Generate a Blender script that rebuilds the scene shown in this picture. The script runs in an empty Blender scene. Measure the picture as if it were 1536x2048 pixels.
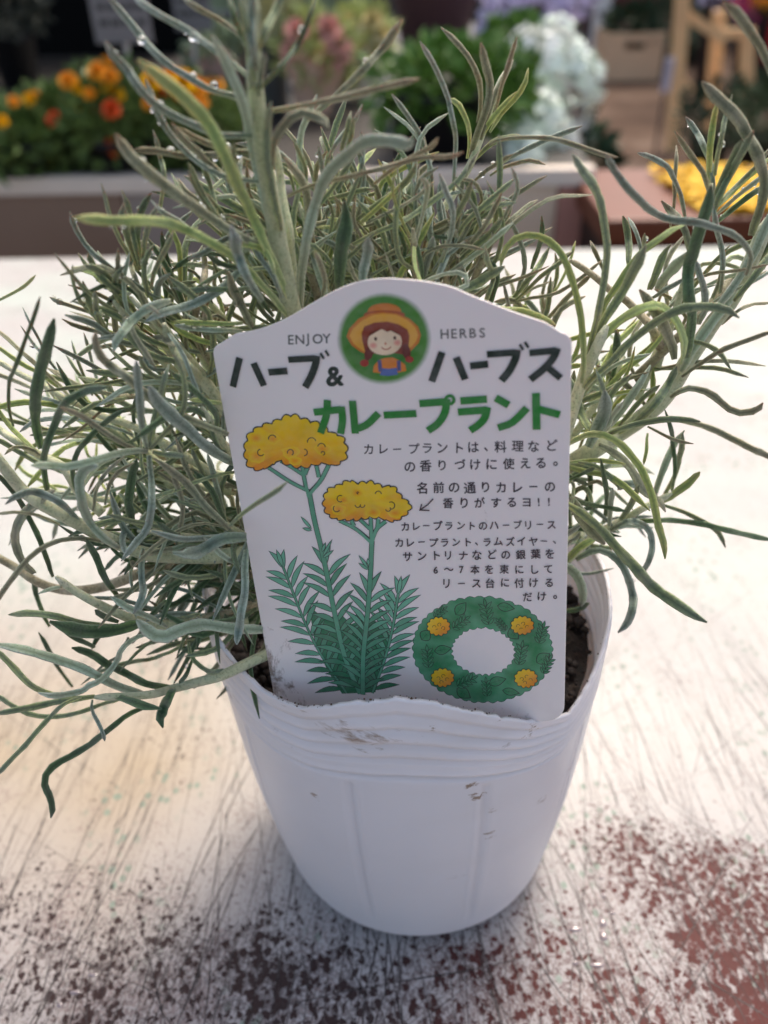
import bpy, math, random
import numpy as np
from mathutils import Vector, Matrix, noise as mnoise

R = math.radians
rnd = random.Random(11)
scene = bpy.context.scene
coll = scene.collection

# ------------------------------------------------------------------ camera
PITCH, ROLL, FPX = R(36.0), R(-1.0), 1680.0
CAM = Vector((-0.0059, -0.1633, 0.2436))
FW = Vector((0, math.cos(PITCH), -math.sin(PITCH)))
UP0 = Vector((0, math.sin(PITCH), math.cos(PITCH)))
RT = Vector((1, 0, 0)) * math.cos(ROLL) + UP0 * math.sin(ROLL)
UP = -Vector((1, 0, 0)) * math.sin(ROLL) + UP0 * math.cos(ROLL)
cam_data = bpy.data.cameras.new("camera")
cam = bpy.data.objects.new("camera", cam_data)
coll.objects.link(cam)
cam.matrix_world = Matrix((
    (RT.x, UP.x, -FW.x, CAM.x), (RT.y, UP.y, -FW.y, CAM.y),
    (RT.z, UP.z, -FW.z, CAM.z), (0, 0, 0, 1)))
cam_data.sensor_fit = 'VERTICAL'
cam_data.sensor_height = 36.0
cam_data.lens = FPX / 2048.0 * 36.0
cam_data.clip_start = 0.005
cam_data.clip_end = 200
cam_data.dof.use_dof = True
cam_data.dof.focus_distance = 0.175
cam_data.dof.aperture_fstop = 11.0
scene.camera = cam

# ------------------------------------------------------------------ world, sun, exposure
SUN_EL, SUN_AZ = R(57), R(26)          # azimuth measured from +Y towards +X
world = bpy.data.worlds.new("World")
scene.world = world
world.use_nodes = True
wn = world.node_tree
bg = wn.nodes["Background"]
sky = wn.nodes.new("ShaderNodeTexSky")
sky.sky_type = 'NISHITA'
sky.sun_disc = False
sky.sun_elevation = SUN_EL
sky.sun_rotation = SUN_AZ
sky.air_density = 0.8
sky.dust_density = 3.5
sky.ozone_density = 0.0
warm = wn.nodes.new('ShaderNodeMix'); warm.data_type = 'RGBA'; warm.blend_type = 'MULTIPLY'; warm.inputs[0].default_value = 1.0
warm.inputs[7].default_value = (1.0, 0.935, 0.84, 1)          # the camera's warm white balance
wn.links.new(sky.outputs[0], warm.inputs[6]); wn.links.new(warm.outputs[2], bg.inputs[0])
bg.inputs[1].default_value = 0.15
sun_data = bpy.data.lights.new("sun", 'SUN')
sun_data.energy = 1.2
sun_data.angle = R(18)
sun_data.color = (1.0, 0.95, 0.88)
sun = bpy.data.objects.new("sun", sun_data)
coll.objects.link(sun)
sd = Vector((math.sin(SUN_AZ) * math.cos(SUN_EL), math.cos(SUN_AZ) * math.cos(SUN_EL), math.sin(SUN_EL)))
sun.rotation_euler = sd.to_track_quat('Z', 'Y').to_euler()
sun.location = sd * 5
scene.view_settings.view_transform = 'Standard'
scene.view_settings.look = 'None'
scene.view_settings.exposure = 0.98
scene.view_settings.gamma = 1.0
scene.cycles.max_bounces = 8

# ------------------------------------------------------------------ helpers
def ray(px, py):
    return (FW + RT * ((px - 768.0) / FPX) + UP * ((1024.0 - py) / FPX))

def at_y(px, py, y):
    """the point of the place seen at that spot of the photograph, y metres behind the pot's axis"""
    d = ray(px, py)
    return CAM + d * ((y - CAM.y) / d.y)

def at_z(px, py, z):
    d = ray(px, py)
    return CAM + d * ((z - CAM.z) / d.z)

def srgb(r, g, b):
    def f(c):
        c /= 255.0
        return c / 12.92 if c <= 0.04045 else ((c + 0.055) / 1.055) ** 2.4
    return (f(r), f(g), f(b))

def mesh_obj(name, verts, faces, mat=None, parent=None, smooth=True, mats=None, fm=None):
    me = bpy.data.meshes.new(name)
    me.from_pydata([tuple(v) for v in verts], [], faces)
    for m in (mats or ([mat] if mat else [])):
        me.materials.append(m)
    if fm is not None:
        me.polygons.foreach_set('material_index', fm)
    if smooth:
        me.polygons.foreach_set('use_smooth', [True] * len(me.polygons))
    me.update()
    o = bpy.data.objects.new(name, me)
    coll.objects.link(o)
    if parent is not None:
        o.parent = parent
    return o

def tag(o, label=None, cat=None, group=None, kind=None):
    if label: o['label'] = label
    if cat: o['category'] = cat
    if group: o['group'] = group
    if kind: o['kind'] = kind
    return o

def empty(name, loc, label, cat, group=None):
    o = bpy.data.objects.new(name, None)
    o.empty_display_size = 0.02
    coll.objects.link(o)
    o.location = loc
    return tag(o, label, cat, group)

def put(o, parent):
    """parent keeping the world placement (parents are unrotated empties)"""
    o.parent = parent
    o.location = o.location - parent.location
    return o

def box(x0, x1, y0, y1, z0, z1, bev=0.0):
    """vertices and faces of a box with chamfered edges"""
    if bev <= 0:
        v = [(x, y, z) for x in (x0, x1) for y in (y0, y1) for z in (z0, z1)]
        f = [(0, 1, 3, 2), (4, 6, 7, 5), (0, 4, 5, 1), (2, 3, 7, 6), (0, 2, 6, 4), (1, 5, 7, 3)]
        return v, f
    import bmesh
    bm = bmesh.new()
    vs = [bm.verts.new((x, y, z)) for x in (x0, x1) for y in (y0, y1) for z in (z0, z1)]
    for f in [(0, 1, 3, 2), (4, 6, 7, 5), (0, 4, 5, 1), (2, 3, 7, 6), (0, 2, 6, 4), (1, 5, 7, 3)]:
        bm.faces.new([vs[i] for i in f])
    bmesh.ops.bevel(bm, geom=list(bm.edges), offset=bev, segments=2, profile=0.6, affect='EDGES')
    bm.verts.index_update()
    v = [tuple(a.co) for a in bm.verts]
    f = [[a.index for a in b.verts] for b in bm.faces]
    bm.free()
    return v, f

class Geo:
    def __init__(s): s.v = []; s.f = []
    def add(s, v, f):
        n = len(s.v); s.v += [tuple(a) for a in v]; s.f += [[i + n for i in a] for a in f]
        return s
    def obj(s, name, mat, parent=None, smooth=True):
        o = mesh_obj(name, s.v, s.f, mat, None, smooth)
        if parent is not None: put(o, parent)
        return o

def lathe(prof, seg=48, cx=0, cy=0, cap=False):
    v, f = [], []
    for r, z in prof:
        for k in range(seg):
            a = 2 * math.pi * k / seg
            v.append((cx + r * math.cos(a), cy + r * math.sin(a), z))
    for i in range(len(prof) - 1):
        for k in range(seg):
            k2 = (k + 1) % seg
            f.append((i * seg + k, i * seg + k2, (i + 1) * seg + k2, (i + 1) * seg + k))
    if cap:
        f.append(tuple(range(seg))[::-1])
        f.append(tuple((len(prof) - 1) * seg + k for k in range(seg)))
    return v, f

def tube(pts, radii, seg=8):
    v, f = [], []
    pts = [Vector(p) for p in pts]
    n = len(pts)
    if not hasattr(radii, '__len__'): radii = [radii] * n
    ref = Vector((0.3, 0.2, 1)).normalized()
    for i, p in enumerate(pts):
        t = (pts[min(i + 1, n - 1)] - pts[max(i - 1, 0)]).normalized()
        a = t.cross(ref)
        if a.length < 1e-3: a = t.cross(Vector((1, 0, 0)))
        a.normalize(); b = t.cross(a)
        for k in range(seg):
            an = 2 * math.pi * k / seg
            v.append(p + (a * math.cos(an) + b * math.sin(an)) * radii[i])
    for i in range(n - 1):
        for k in range(seg):
            k2 = (k + 1) % seg
            f.append((i * seg + k, i * seg + k2, (i + 1) * seg + k2, (i + 1) * seg + k))
    f.append(tuple(range(seg))[::-1]); f.append(tuple((n - 1) * seg + k for k in range(seg)))
    return v, f

def spline(pts, n):
    """Catmull-Rom through the points, resampled to n"""
    P = np.array([tuple(p) for p in pts], float)
    if len(P) == 2:
        t = np.linspace(0, 1, n)[:, None]
        return P[0] * (1 - t) + P[1] * t
    Q = np.vstack([2 * P[0] - P[1], P, 2 * P[-1] - P[-2]])
    out = []
    for i in range(1, len(Q) - 2):
        t = np.linspace(0, 1, 9)[:-1, None]
        a, b, c, d = Q[i - 1], Q[i], Q[i + 1], Q[i + 2]
        out.append(0.5 * (2 * b + (c - a) * t + (2 * a - 5 * b + 4 * c - d) * t ** 2 + (-a + 3 * b - 3 * c + d) * t ** 3))
    out = np.vstack(out + [P[-1:]])
    L = np.r_[0, np.cumsum(np.linalg.norm(np.diff(out, axis=0), axis=1))]
    s = np.linspace(0, L[-1], n)
    return np.stack([np.interp(s, L, out[:, k]) for k in range(out.shape[1])], -1)

# ---- materials
class NT:
    def __init__(s, name):
        s.m = bpy.data.materials.new(name); s.m.use_nodes = True
        s.t = s.m.node_tree; s.n = s.t.nodes; s.l = s.t.links
        s.bsdf = s.n["Principled BSDF"]
    def node(s, typ, **kw):
        n = s.n.new(typ)
        for k, v in kw.items():
            if isinstance(k, str) and hasattr(n, k): setattr(n, k, v)
            else: n.inputs[k].default_value = v
        return n
    def inp(s, n, key, val):
        if hasattr(val, 'is_output'): s.l.new(val, n.inputs[key])
        else: n.inputs[key].default_value = val
    def coord(s, which='Object'):
        return s.n.new('ShaderNodeTexCoord').outputs[which]
    def mapping(s, co, scale=(1, 1, 1), rot=(0, 0, 0), loc=(0, 0, 0)):
        m = s.n.new('ShaderNodeMapping'); s.l.new(co, m.inputs[0])
        m.inputs['Scale'].default_value = scale; m.inputs['Rotation'].default_value = rot
        m.inputs['Location'].default_value = loc
        return m.outputs[0]
    def noise(s, co, scale, detail=4, rough=0.55, dist=0.0, out=0):
        n = s.n.new('ShaderNodeTexNoise'); s.l.new(co, n.inputs['Vector'])
        n.inputs['Scale'].default_value = scale; n.inputs['Detail'].default_value = detail
        n.inputs['Roughness'].default_value = rough; n.inputs['Distortion'].default_value = dist
        return n.outputs[out]
    def voronoi(s, co, scale, feature='F1', rand=1.0):
        n = s.n.new('ShaderNodeTexVoronoi'); n.feature = feature
        s.l.new(co, n.inputs['Vector']); n.inputs['Scale'].default_value = scale
        n.inputs['Randomness'].default_value = rand
        return n.outputs['Distance']
    def ramp(s, fac, stops, interp='LINEAR'):
        r = s.n.new('ShaderNodeValToRGB'); s.l.new(fac, r.inputs[0]); e = r.color_ramp
        e.interpolation = interp
        while len(e.elements) < len(stops): e.elements.new(0.5)
        for i, (p, c) in enumerate(stops):
            e.elements[i].position = p
            if not hasattr(c, '__len__'): c = (c, c, c)
            e.elements[i].color = (*c[:3], 1)
        return r.outputs[0]
    def mix(s, fac, a, b, mode='MIX'):
        m = s.n.new('ShaderNodeMix'); m.data_type = 'RGBA'; m.blend_type = mode
        s.inp(m, 0, fac)
        for i, x in ((6, a), (7, b)):
            if hasattr(x, 'is_output'): s.l.new(x, m.inputs[i])
            else: m.inputs[i].default_value = (*x[:3], 1)
        return m.outputs[2]
    def math(s, op, a, b=0.5, c=None, clamp=False):
        m = s.n.new('ShaderNodeMath'); m.operation = op; m.use_clamp = clamp
        s.inp(m, 0, a); s.inp(m, 1, b)
        if c is not None: s.inp(m, 2, c)
        return m.outputs[0]
    def attr(s, name, out='Fac'):
        a = s.n.new('ShaderNodeAttribute'); a.attribute_name = name
        return a.outputs[out]
    def bump(s, h, strength=0.3, dist=0.001):
        b = s.n.new('ShaderNodeBump'); b.inputs['Strength'].default_value = strength
        b.inputs['Distance'].default_value = dist; s.l.new(h, b.inputs['Height'])
        s.l.new(b.outputs[0], s.bsdf.inputs['Normal'])
    def done(s, color=None, rough=0.6, **kw):
        if color is not None:
            if hasattr(color, 'is_output'): s.l.new(color, s.bsdf.inputs['Base Color'])
            else: s.bsdf.inputs['Base Color'].default_value = (*color[:3], 1)
        s.inp(s.bsdf, 'Roughness', rough)
        for k, v in kw.items():
            s.inp(s.bsdf, k.replace('_', ' '), v)
        return s.m

def plain(name, col, rough=0.6, var=0.25, scale=30, **kw):
    t = NT(name); n = t.noise(t.coord(), scale, 5)
    c = t.mix(n, tuple(x * (1 - var) for x in col), tuple(min(1, x * (1 + var)) for x in col))
    return t.done(c, rough, **kw)
# ================================================================== THE TABLE
def table_material():
    t = NT("worn_painted_table")
    co = t.coord()
    n1 = t.noise(co, 9, 5)
    base = t.mix(t.ramp(n1, [(0.35, 0), (0.65, 1)]), (0.495, 0.48, 0.455), (0.45, 0.44, 0.425))
    fine = t.noise(co, 160, 6, 0.7)
    base = t.mix(t.ramp(fine, [(0.42, 0), (0.75, 0.35)]), base, (0.50, 0.43, 0.38))
    # position on the table, for the masks below
    sep = t.n.new('ShaderNodeSeparateXYZ'); t.l.new(co, sep.inputs[0])
    X, Y = sep.outputs[0], sep.outputs[1]
    # blurred green-grey bloom at the back
    gn = t.noise(co, 14, 3)
    gb = t.math('MULTIPLY', t.ramp(gn, [(0.42, 0), (0.6, 0.7)]), t.math('MULTIPLY_ADD', Y, 5.0, -0.1, clamp=True))
    base = t.mix(gb, base, (0.50, 0.56, 0.50))
    # warm light falling on the left side, put into the paint colour
    glow = t.math('MULTIPLY_ADD', X, -16.0, -0.45, clamp=True)
    glow = t.math('MULTIPLY', glow, t.ramp(t.noise(co, 12, 3), [(0.3, 0.55), (0.6, 1.0)]))
    lim = t.math('MULTIPLY_ADD', Y, -8.0, 1.2, clamp=True)
    lim2 = t.math('MULTIPLY_ADD', Y, 16.0, 1.75, clamp=True)
    glow = t.math('MULTIPLY', glow, t.math('MULTIPLY', lim, lim2))
    base = t.mix(glow, base, (0.40, 0.325, 0.23))
    # light falloff towards the near side, painted in as a grey darkening
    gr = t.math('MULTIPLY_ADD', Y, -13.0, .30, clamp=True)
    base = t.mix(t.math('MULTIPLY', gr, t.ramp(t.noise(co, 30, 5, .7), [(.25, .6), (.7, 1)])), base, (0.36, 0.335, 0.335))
    fs = t.noise(t.mapping(co, (1, .7, 1)), 1100, 4, .75, .3); fm_ = t.math('ADD', t.math('ADD', fs, t.math('MULTIPLY', t.math('SUBTRACT', t.noise(co, 45, 3), .5), .5)), t.math('MULTIPLY_ADD', gr, .10, -.61))
    base = t.mix(t.math('MULTIPLY', t.math('MULTIPLY', fm_, 16.0, clamp=True), .7), base, (0.20, 0.14, 0.13))
    # green specks
    vg = t.voronoi(t.mapping(co, (1, 0.8, 1)), 260)
    gs = t.math('MULTIPLY', t.ramp(vg, [(0.20, 1), (0.34, 0)]), t.ramp(t.noise(co, 26, 2), [(0.50, 0), (0.60, 1)]))
    gs = t.math('MULTIPLY', gs, 0.7)
    base = t.mix(gs, base, (0.16, 0.25, 0.19))
    # maroon wear: dense where the paint is rubbed through
    def blob(cx, cy, rx, ry):
        dx = t.math('DIVIDE', t.math('SUBTRACT', X, cx), rx); dy = t.math('DIVIDE', t.math('SUBTRACT', Y, cy), ry)
        d = t.math('SQRT', t.math('ADD', t.math('MULTIPLY', dx, dx), t.math('MULTIPLY', dy, dy)))
        return t.math('SUBTRACT', 1.0, d, clamp=True)
    dens = None
    for b in BLOBS:
        w = b[4]
        v = t.math('MULTIPLY', blob(*b[:4]), w)
        dens = v if dens is None else t.math('ADD', dens, v)
    dens = t.math('ADD', dens, t.math('MULTIPLY', t.math('SUBTRACT', t.noise(co, 22, 3), 0.5), 0.32))
    st = t.mapping(co, (1.0, 0.85, 1), rot=(0, 0, R(12)))
    sp = t.noise(st, 620, 3, 0.65, 0.25)
    sp2 = t.noise(st, 260, 3, 0.6, 0.3)
    spm = t.math('ADD', t.math('MULTIPLY', sp, 0.62), t.math('MULTIPLY', sp2, 0.38))
    thr = t.math('MULTIPLY_ADD', t.math('MINIMUM', dens, 1.05), 0.125, -0.612)
    m = t.math('MULTIPLY', t.math('ADD', spm, thr), 15.0, clamp=True)
    warp = t.n.new('ShaderNodeVectorMath'); warp.operation = 'MULTIPLY_ADD'; t.l.new(t.noise(co, 520, 4, .75, out=1), warp.inputs[0]); warp.inputs[1].default_value = (.0042, .0042, 0); t.l.new(st, warp.inputs[2])
    vs = t.voronoi(warp.outputs[0], 430); vb = t.voronoi(warp.outputs[0], 950)
    nb = t.math('MULTIPLY_ADD', t.noise(co, 60, 4, .7), 1.1, -.58)
    dn = t.math('MULTIPLY_ADD', t.math('MINIMUM', dens, .95), .30, nb)
    dn = t.math('ADD', dn, t.math('MULTIPLY_ADD', gr, .42, -.04))
    m2 = t.math('MULTIPLY', t.math('SUBTRACT', dn, vs), 9.0, clamp=True)
    m3 = t.math('MULTIPLY', t.math('MULTIPLY', t.math('SUBTRACT', t.math('ADD', dn, .05), vb), 7.0, clamp=True), .6)
    m = t.math('MAXIMUM', m, t.math('MAXIMUM', m2, m3))
    mar = t.mix(t.noise(co, 60, 3), (0.035, 0.006, 0.005), (0.105, 0.013, 0.010))
    mar = t.mix(t.math('MULTIPLY_ADD', X, -22.0, .75, clamp=True), mar, (0.030, 0.014, 0.013))
    col = t.mix(t.math('MULTIPLY', m, 0.95), base, mar)
    rough = t.math('MULTIPLY_ADD', fine, 0.35, 0.34)
    rough = t.math('SUBTRACT', rough, t.math('MULTIPLY', m, 0.08))
    h = t.math('ADD', t.math('MULTIPLY', t.noise(co, 120, 5), 0.5), t.math('MULTIPLY', m, -0.5))
    t.bump(h, 0.35, 0.0006)
    return t.done(col, rough, Specular_IOR_Level=t.math('MULTIPLY_ADD', m, -.16, .24))

def tz(px, py):
    p = at_z(px, py, 0); return p.x, p.y
BLOBS = []
for px, py, rx, ry, w in [(1500, 1830, .038, .026, 1.9), (1250, 1700, .022, .026, 1.1), (1420, 1720, .03, .02, 1.0), (1536, 1940, .03, .026, 1.7),
                          (230, 1830, .034, .026, .5), (60, 1990, .04, .024, .5), (330, 1900, .026, .016, .5),
                          (380, 1480, .03, .02, .55), (560, 1960, .03, .02, .35), (900, 2010, .09, .03, .30), (1000, 1950, .05, .025, .3), (700, 1930, .04, .025, .3), (500, 1850, .03, .025, .35), (450, 2030, .05, .02, .35), (0, 1780, .03, .02, .6)]:
    x, y = tz(px, py); BLOBS.append((x, y, rx, ry, w))
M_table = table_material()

table = empty('display_table', (0, 0.1, -0.72), 'white painted table top worn through to maroon and scratched all over, under the potted herb', 'table')
TB = at_z(768, 503, 0).y                                   # the far edge
v, f = box(-1.0, 1.0, -0.42, TB, -0.035, 0.0, 0.003)
g = Geo().add(v, f)
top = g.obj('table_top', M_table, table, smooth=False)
wood_dark = plain('dark_table_wood', (0.09, 0.05, 0.035), 0.6)
for sx in (-0.94, 0.94):
    for sy in (-0.36, TB - 0.06):
        v, f = box(sx - .03, sx + .03, sy - .03, sy + .03, -0.72, -0.0355, 0.003)
        Geo().add(v, f).obj('leg', wood_dark, table, smooth=False)

# scratches: hairlines cut through the paint, their own flat strips in the top
def scratches():
    r = random.Random(5)
    V, F = [], []
    def line(x, y, ang, L, w, wob):
        n = max(4, int(L / 0.006))
        a = ang; pts = []
        ph = r.uniform(0, 9)
        for i in range(n + 1):
            pts.append((x, y)); a2 = a + wob * math.sin(i * 0.5 + ph) + r.gauss(0, 0.03)
            x += math.cos(a2) * L / n; y += math.sin(a2) * L / n
        b = len(V)
        nx, ny = -math.sin(ang), math.cos(ang)
        for i, (a_, b_) in enumerate(pts):
            e = min(i, n - i) / n * 2
            ww = w * (0.25 + 0.75 * min(1, e * 2)) * r.uniform(0.45, 1.5)
            V.append((a_ - nx * ww, b_ - ny * ww, 0.00006)); V.append((a_ + nx * ww, b_ + ny * ww, 0.00006))
        for i in range(n):
            if r.random() < 0.93:
                F.append((b + 2 * i, b + 2 * i + 2, b + 2 * i + 3, b + 2 * i + 1))
    for i in range(1500):
        x = r.uniform(-0.22, 0.22); y = r.uniform(-0.15, 0.2)
        q = r.random()
        if q < 0.78: a = R(90 + r.gauss(-4 if x < 0 else 6, 7))
        elif q < 0.93: a = R(r.choice([45, 130, 62, 115]) + r.gauss(0, 9))
        else: a = R(r.uniform(0, 180))
        line(x, y, a, r.uniform(0.03, 0.15), r.choice([0.00006, 0.00009, 0.00012, 0.00018]) * (1 if y < -.04 else .75), r.uniform(0, 0.05))
    return V, F
V, F = scratches()
sc_t = NT('scratch_groove')
_co = sc_t.coord('Object'); _s = sc_t.n.new('ShaderNodeSeparateXYZ'); sc_t.l.new(_co, _s.inputs[0])
_al = sc_t.math('MULTIPLY_ADD', _s.outputs[1], -5.5, .80, clamp=True)
_al = sc_t.math('MULTIPLY', _al, sc_t.ramp(sc_t.noise(_co, 140, 4, .7), [(.33, .35), (.55, 1)]))
M_scr = sc_t.done((0.045, 0.035, 0.035), 0.6, Alpha=_al)
o = mesh_obj('scratch_lines', V, F, M_scr, None, False); put(o, table); o['kind'] = 'stuff'

# small glossy spots added to catch the sun as glints on the paint
G = Geo(); r = random.Random(14)
for px, py, sx, sy in [(1150, 1858, 1.3, .5), (1205, 1845, .7, .9), (1207, 1872, .7, .9), (1195, 1930, 1.3, .4), (1206, 1790, .4, .5), (1203, 1756, .4, .4), (1150, 1925, .5, .4), (1225, 1825, .5, .4), (120, 2010, .5, .4), (150, 1985, .9, .35), (185, 1950, .7, .3)]:
    c = at_z(px, py, 0); n = 18; V = [(c.x, c.y, .0005 * min(sx, sy) + .0002)]; F = []
    for q, (k, h) in enumerate(((.45, .85), (.8, .45), (1.0, 0.0))):
        for j in range(n):
            a = 2 * math.pi * j / n; w = 1 + .3 * mnoise.noise(Vector((math.cos(a) * 1.5, math.sin(a) * 1.5, px)))
            V.append((c.x + .0017 * sx * k * w * math.cos(a), c.y + .0017 * sy * k * w * math.sin(a), .00008 + (.0005 * min(sx, sy) + .0001) * h))
    for j in range(n):
        j2 = (j + 1) % n; F.append((0, 1 + j, 1 + j2))
        for q in range(2): b = 1 + q * n; F.append((b + j, b + n + j, b + n + j2, b + j2))
    G.add(V, F)
o = G.obj('glint_spots', NT('glint_gloss').done((.25, .2, .2), .06, Specular_IOR_Level=.9, Coat_Weight=1.0, Coat_Roughness=.03), table); o['kind'] = 'stuff'
# ================================================================== THE POT
def pot_material():
    t = NT('white_pot_plastic')
    co = t.coord()
    n = t.noise(co, 14, 4)
    base = t.mix(n, (0.74, 0.70, 0.72), (0.82, 0.79, 0.82))
    sep = t.n.new('ShaderNodeSeparateXYZ'); t.l.new(co, sep.inputs[0])
    Z = sep.outputs[2]
    # smeared soil: horizontal smudges, mostly near the rim
    st = t.mapping(co, (26, 26, 95))
    d1 = t.noise(st, 1.6, 6, 0.65, 0.3)
    near = t.math('MULTIPLY_ADD', Z, 26.0, -2.1, clamp=True)
    thr = t.math('MULTIPLY_ADD', near, 0.115, -0.675)
    m = t.math('MULTIPLY', t.math('ADD', d1, thr), 12.0, clamp=True)
    for bx, by, bz, br in SMUDGE:
        vd = t.n.new('ShaderNodeVectorMath'); vd.operation = 'DISTANCE'; t.l.new(co, vd.inputs[0]); vd.inputs[1].default_value = (bx, by, bz)
        bl = t.math('SUBTRACT', 1.0, t.math('DIVIDE', vd.outputs['Value'], br), clamp=True)
        m = t.math('MAXIMUM', m, t.math('MULTIPLY', t.math('MULTIPLY_ADD', bl, .34, t.math('SUBTRACT', t.noise(t.mapping(co, (1, 1, 2.2)), 330, 5, .7), .73)), 11.0, clamp=True))
    sp = t.voronoi(co, 420); spk = t.math('MULTIPLY', t.ramp(sp, [(0.1, 1), (0.2, 0)]), t.ramp(t.noise(co, 60, 3), [(0.6, 0), (0.66, 1)]))
    m = t.math('MAXIMUM', m, t.math('MULTIPLY', spk, 0.0))
    haze = t.math('MULTIPLY', t.ramp(t.noise(st, 0.7, 4), [(0.5, 0), (0.8, 0.5)]), t.math('ADD', near, 0.15))
    base = t.mix(haze, base, (0.50, 0.42, 0.34))
    col = t.mix(t.math('MULTIPLY', m, 0.85), base, (0.22, 0.13, 0.06))
    t.bump(t.noise(co, 300, 4), 0.12, 0.0004)
    m_ = t.done(col, t.math('MULTIPLY_ADD', m, 0.3, 0.36), Specular_IOR_Level=0.45, Subsurface_Weight=0.35, Subsurface_Scale=0.004)
    t.bsdf.inputs['Subsurface Radius'].default_value = (1.0, 0.8, 0.7)
    return m_
SMUDGE = []
for px, py, br in [(700, 1412, .003), (1010, 1440, .003), (950, 1590, .0045), (985, 1610, .004), (978, 1660, .004), (1075, 1590, .005), (1110, 1575, .004), (630, 1590, .003), (860, 1240 + 230, .004), (830, 1410, .004), (560, 1400, .005), (620, 1405, .004), (1060, 1460, .0045), (940, 1570, .003)]:
    # nearest point of the wall along that line of sight
    d = ray(px, py).normalized(); p = CAM.copy(); best = None
    for i in range(4000):
        p = CAM + d * (.08 + i * .00005)
        if math.hypot(p.x, p.y) < .0425 + (.0497 - .0425) * max(0, min(1, p.z / .1086)) + .0015: best = p; break
    if best: SMUDGE.append((best.x, best.y, best.z, br))
M_pot = pot_material()
pot = empty('plant_pot', (0, 0, 0), 'soft white plastic nursery pot with smears of soil and a wavy torn rim', 'plant pot')
RIM_Z = 0.1086
# how much the rim rises, and bulges, around (degrees: -90 faces the camera, 0 is right)
RIM = [(-200, 0.0, .0004), (-180, 0.0, .0016), (-150, -.001, .0014), (-132, -.0056, .0), (-119, -.0034, .0), (-106, .0024, -.0005), (-95, .0050, -.001), (-86, .0036, -.001), (-75, -.0005, .0000),
       (-60, -.0082, .0012), (-48, -.0122, .0022), (-36, -.0075, .002), (-22, -.0015, .0012), (-12, .0002, 0.0), (10, .0, -.0015), (35, -.002, -.004), (60, -.001, -.0035), (90, 0, -.001), (158, 0, -.0002)]
_ra = np.array(RIM)
def rim_off(deg):
    d = (deg + 200) % 360 - 200
    return float(np.interp(d, _ra[:, 0], _ra[:, 1])), float(np.interp(d, _ra[:, 0], _ra[:, 2]))
def pot_wall():
    seg = 288
    prof = []                                                # (height fraction 0..1, radius, ribbed)
    Rb, Rt = 0.0425, 0.0497
    for i in range(9):                                       # rounded foot
        a = math.pi / 2 * i / 8
        prof.append((0.0015 + 0.009 * (1 - math.cos(a)), Rb - 0.009 + 0.009 * math.sin(a)))
    Z1 = RIM_Z
    for i in range(1, 150):
        k = i / 149
        z = 0.0105 + (Z1 - 0.0105) * k
        r = Rb + (Rt - Rb) * (k ** 0.92) + 0.0024 * math.sin(k * math.pi)
        prof.append((z, r))
    rings = [(0.1045, .0005), (0.1005, .0008), (0.0965, .0008), (0.0925, .0007), (.0870, .0009)]
    V, F = [], []
    def ring(z, r, inner):
        for k in range(seg):
            deg = 360.0 * k / seg
            a = R(deg); dz, dr = rim_off(deg)
            w = max(0.0, min(1.0, (z - 0.06) / (Z1 - 0.06))) ** 1.6
            rr, zz = r + dr * w, z + dz * w
            for rz, h in rings:
                rr -= h * math.exp(-((z - rz) / 0.0006) ** 2)
                rr += 0.5 * h * math.exp(-((z - rz - 0.0015) / 0.0008) ** 2)
            if 0.012 < z < 0.085:                            # upright ribs
                fade = min(1, (z - 0.012) / 0.01, (0.085 - z) / 0.002)
                q = (deg - 288 + 18) % 36
                rr -= 0.0007 * fade * math.exp(-((q - 18) / .8) ** 6)
                rr += 0.0003 * fade * (math.exp(-((q - 19.6) / 0.4) ** 2) + math.exp(-((q - 16.4) / 0.4) ** 2)) - .0003 * fade * math.exp(-((deg - 272) / .35) ** 2)
            rr += 0.00035 * mnoise.noise(Vector((math.cos(a) * 1.5, math.sin(a) * 1.5, z * 12)))
            if z > Z1 - 0.0006:                              # torn, slightly ragged lip
                zz += 0.0006 * mnoise.noise(Vector((math.cos(a) * 40, math.sin(a) * 40, 3))) + 0.0005 * mnoise.noise(Vector((math.cos(a) * 120, math.sin(a) * 120, 7)))
            if inner: rr -= 0.0009
            V.append((rr * math.cos(a) + .0030 * max(0, 1 - zz / .1), rr * math.sin(a), zz))
    ring(0.0015, 0.012, False)
    for z, r in prof: ring(z, r, False)
    no = len(prof) + 1
    # lip then inside
    for z, r in reversed(prof[12:]): ring(z, r, True)
    n = len(V) // seg
    for i in range(n - 1):
        for k in range(seg):
            k2 = (k + 1) % seg
            F.append((i * seg + k, i * seg + k2, (i + 1) * seg + k2, (i + 1) * seg + k))
    F.append(tuple(range(seg))[::-1])
    return V, F
V, F = pot_wall()
o = mesh_obj('pot_wall', V, F, M_pot, pot)
# soil with crumbs
def soil_material():
    t = NT('wet_potting_soil'); co = t.coord()
    c = t.ramp(t.noise(co, 320, 6, 0.7), [(0.3, (0.006, 0.004, 0.003)), (0.55, (0.020, 0.012, 0.009)), (0.78, (0.06, 0.035, 0.022))])
    t.bump(t.noise(co, 400, 5), 0.8, 0.001)
    return t.done(c, 0.75)
M_soil = soil_material()
V, F = [], []
N, S = 34, 96
for i in range(N + 1):
    for k in range(S):
        a = 2 * math.pi * k / S; r = 0.0472 * i / N
        x, y = r * math.cos(a), r * math.sin(a)
        h = 0.0885 + 0.0030 * mnoise.noise(Vector((x * 90, y * 90, 0))) + 0.0016 * mnoise.noise(Vector((x * 260, y * 260, 4))) - 0.002 * (r / 0.047) ** 2
        V.append((x, y, h))
for i in range(N):
    for k in range(S):
        k2 = (k + 1) % S
        F.append((i * S + k, (i + 1) * S + k, (i + 1) * S + k2, i * S + k2))
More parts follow.
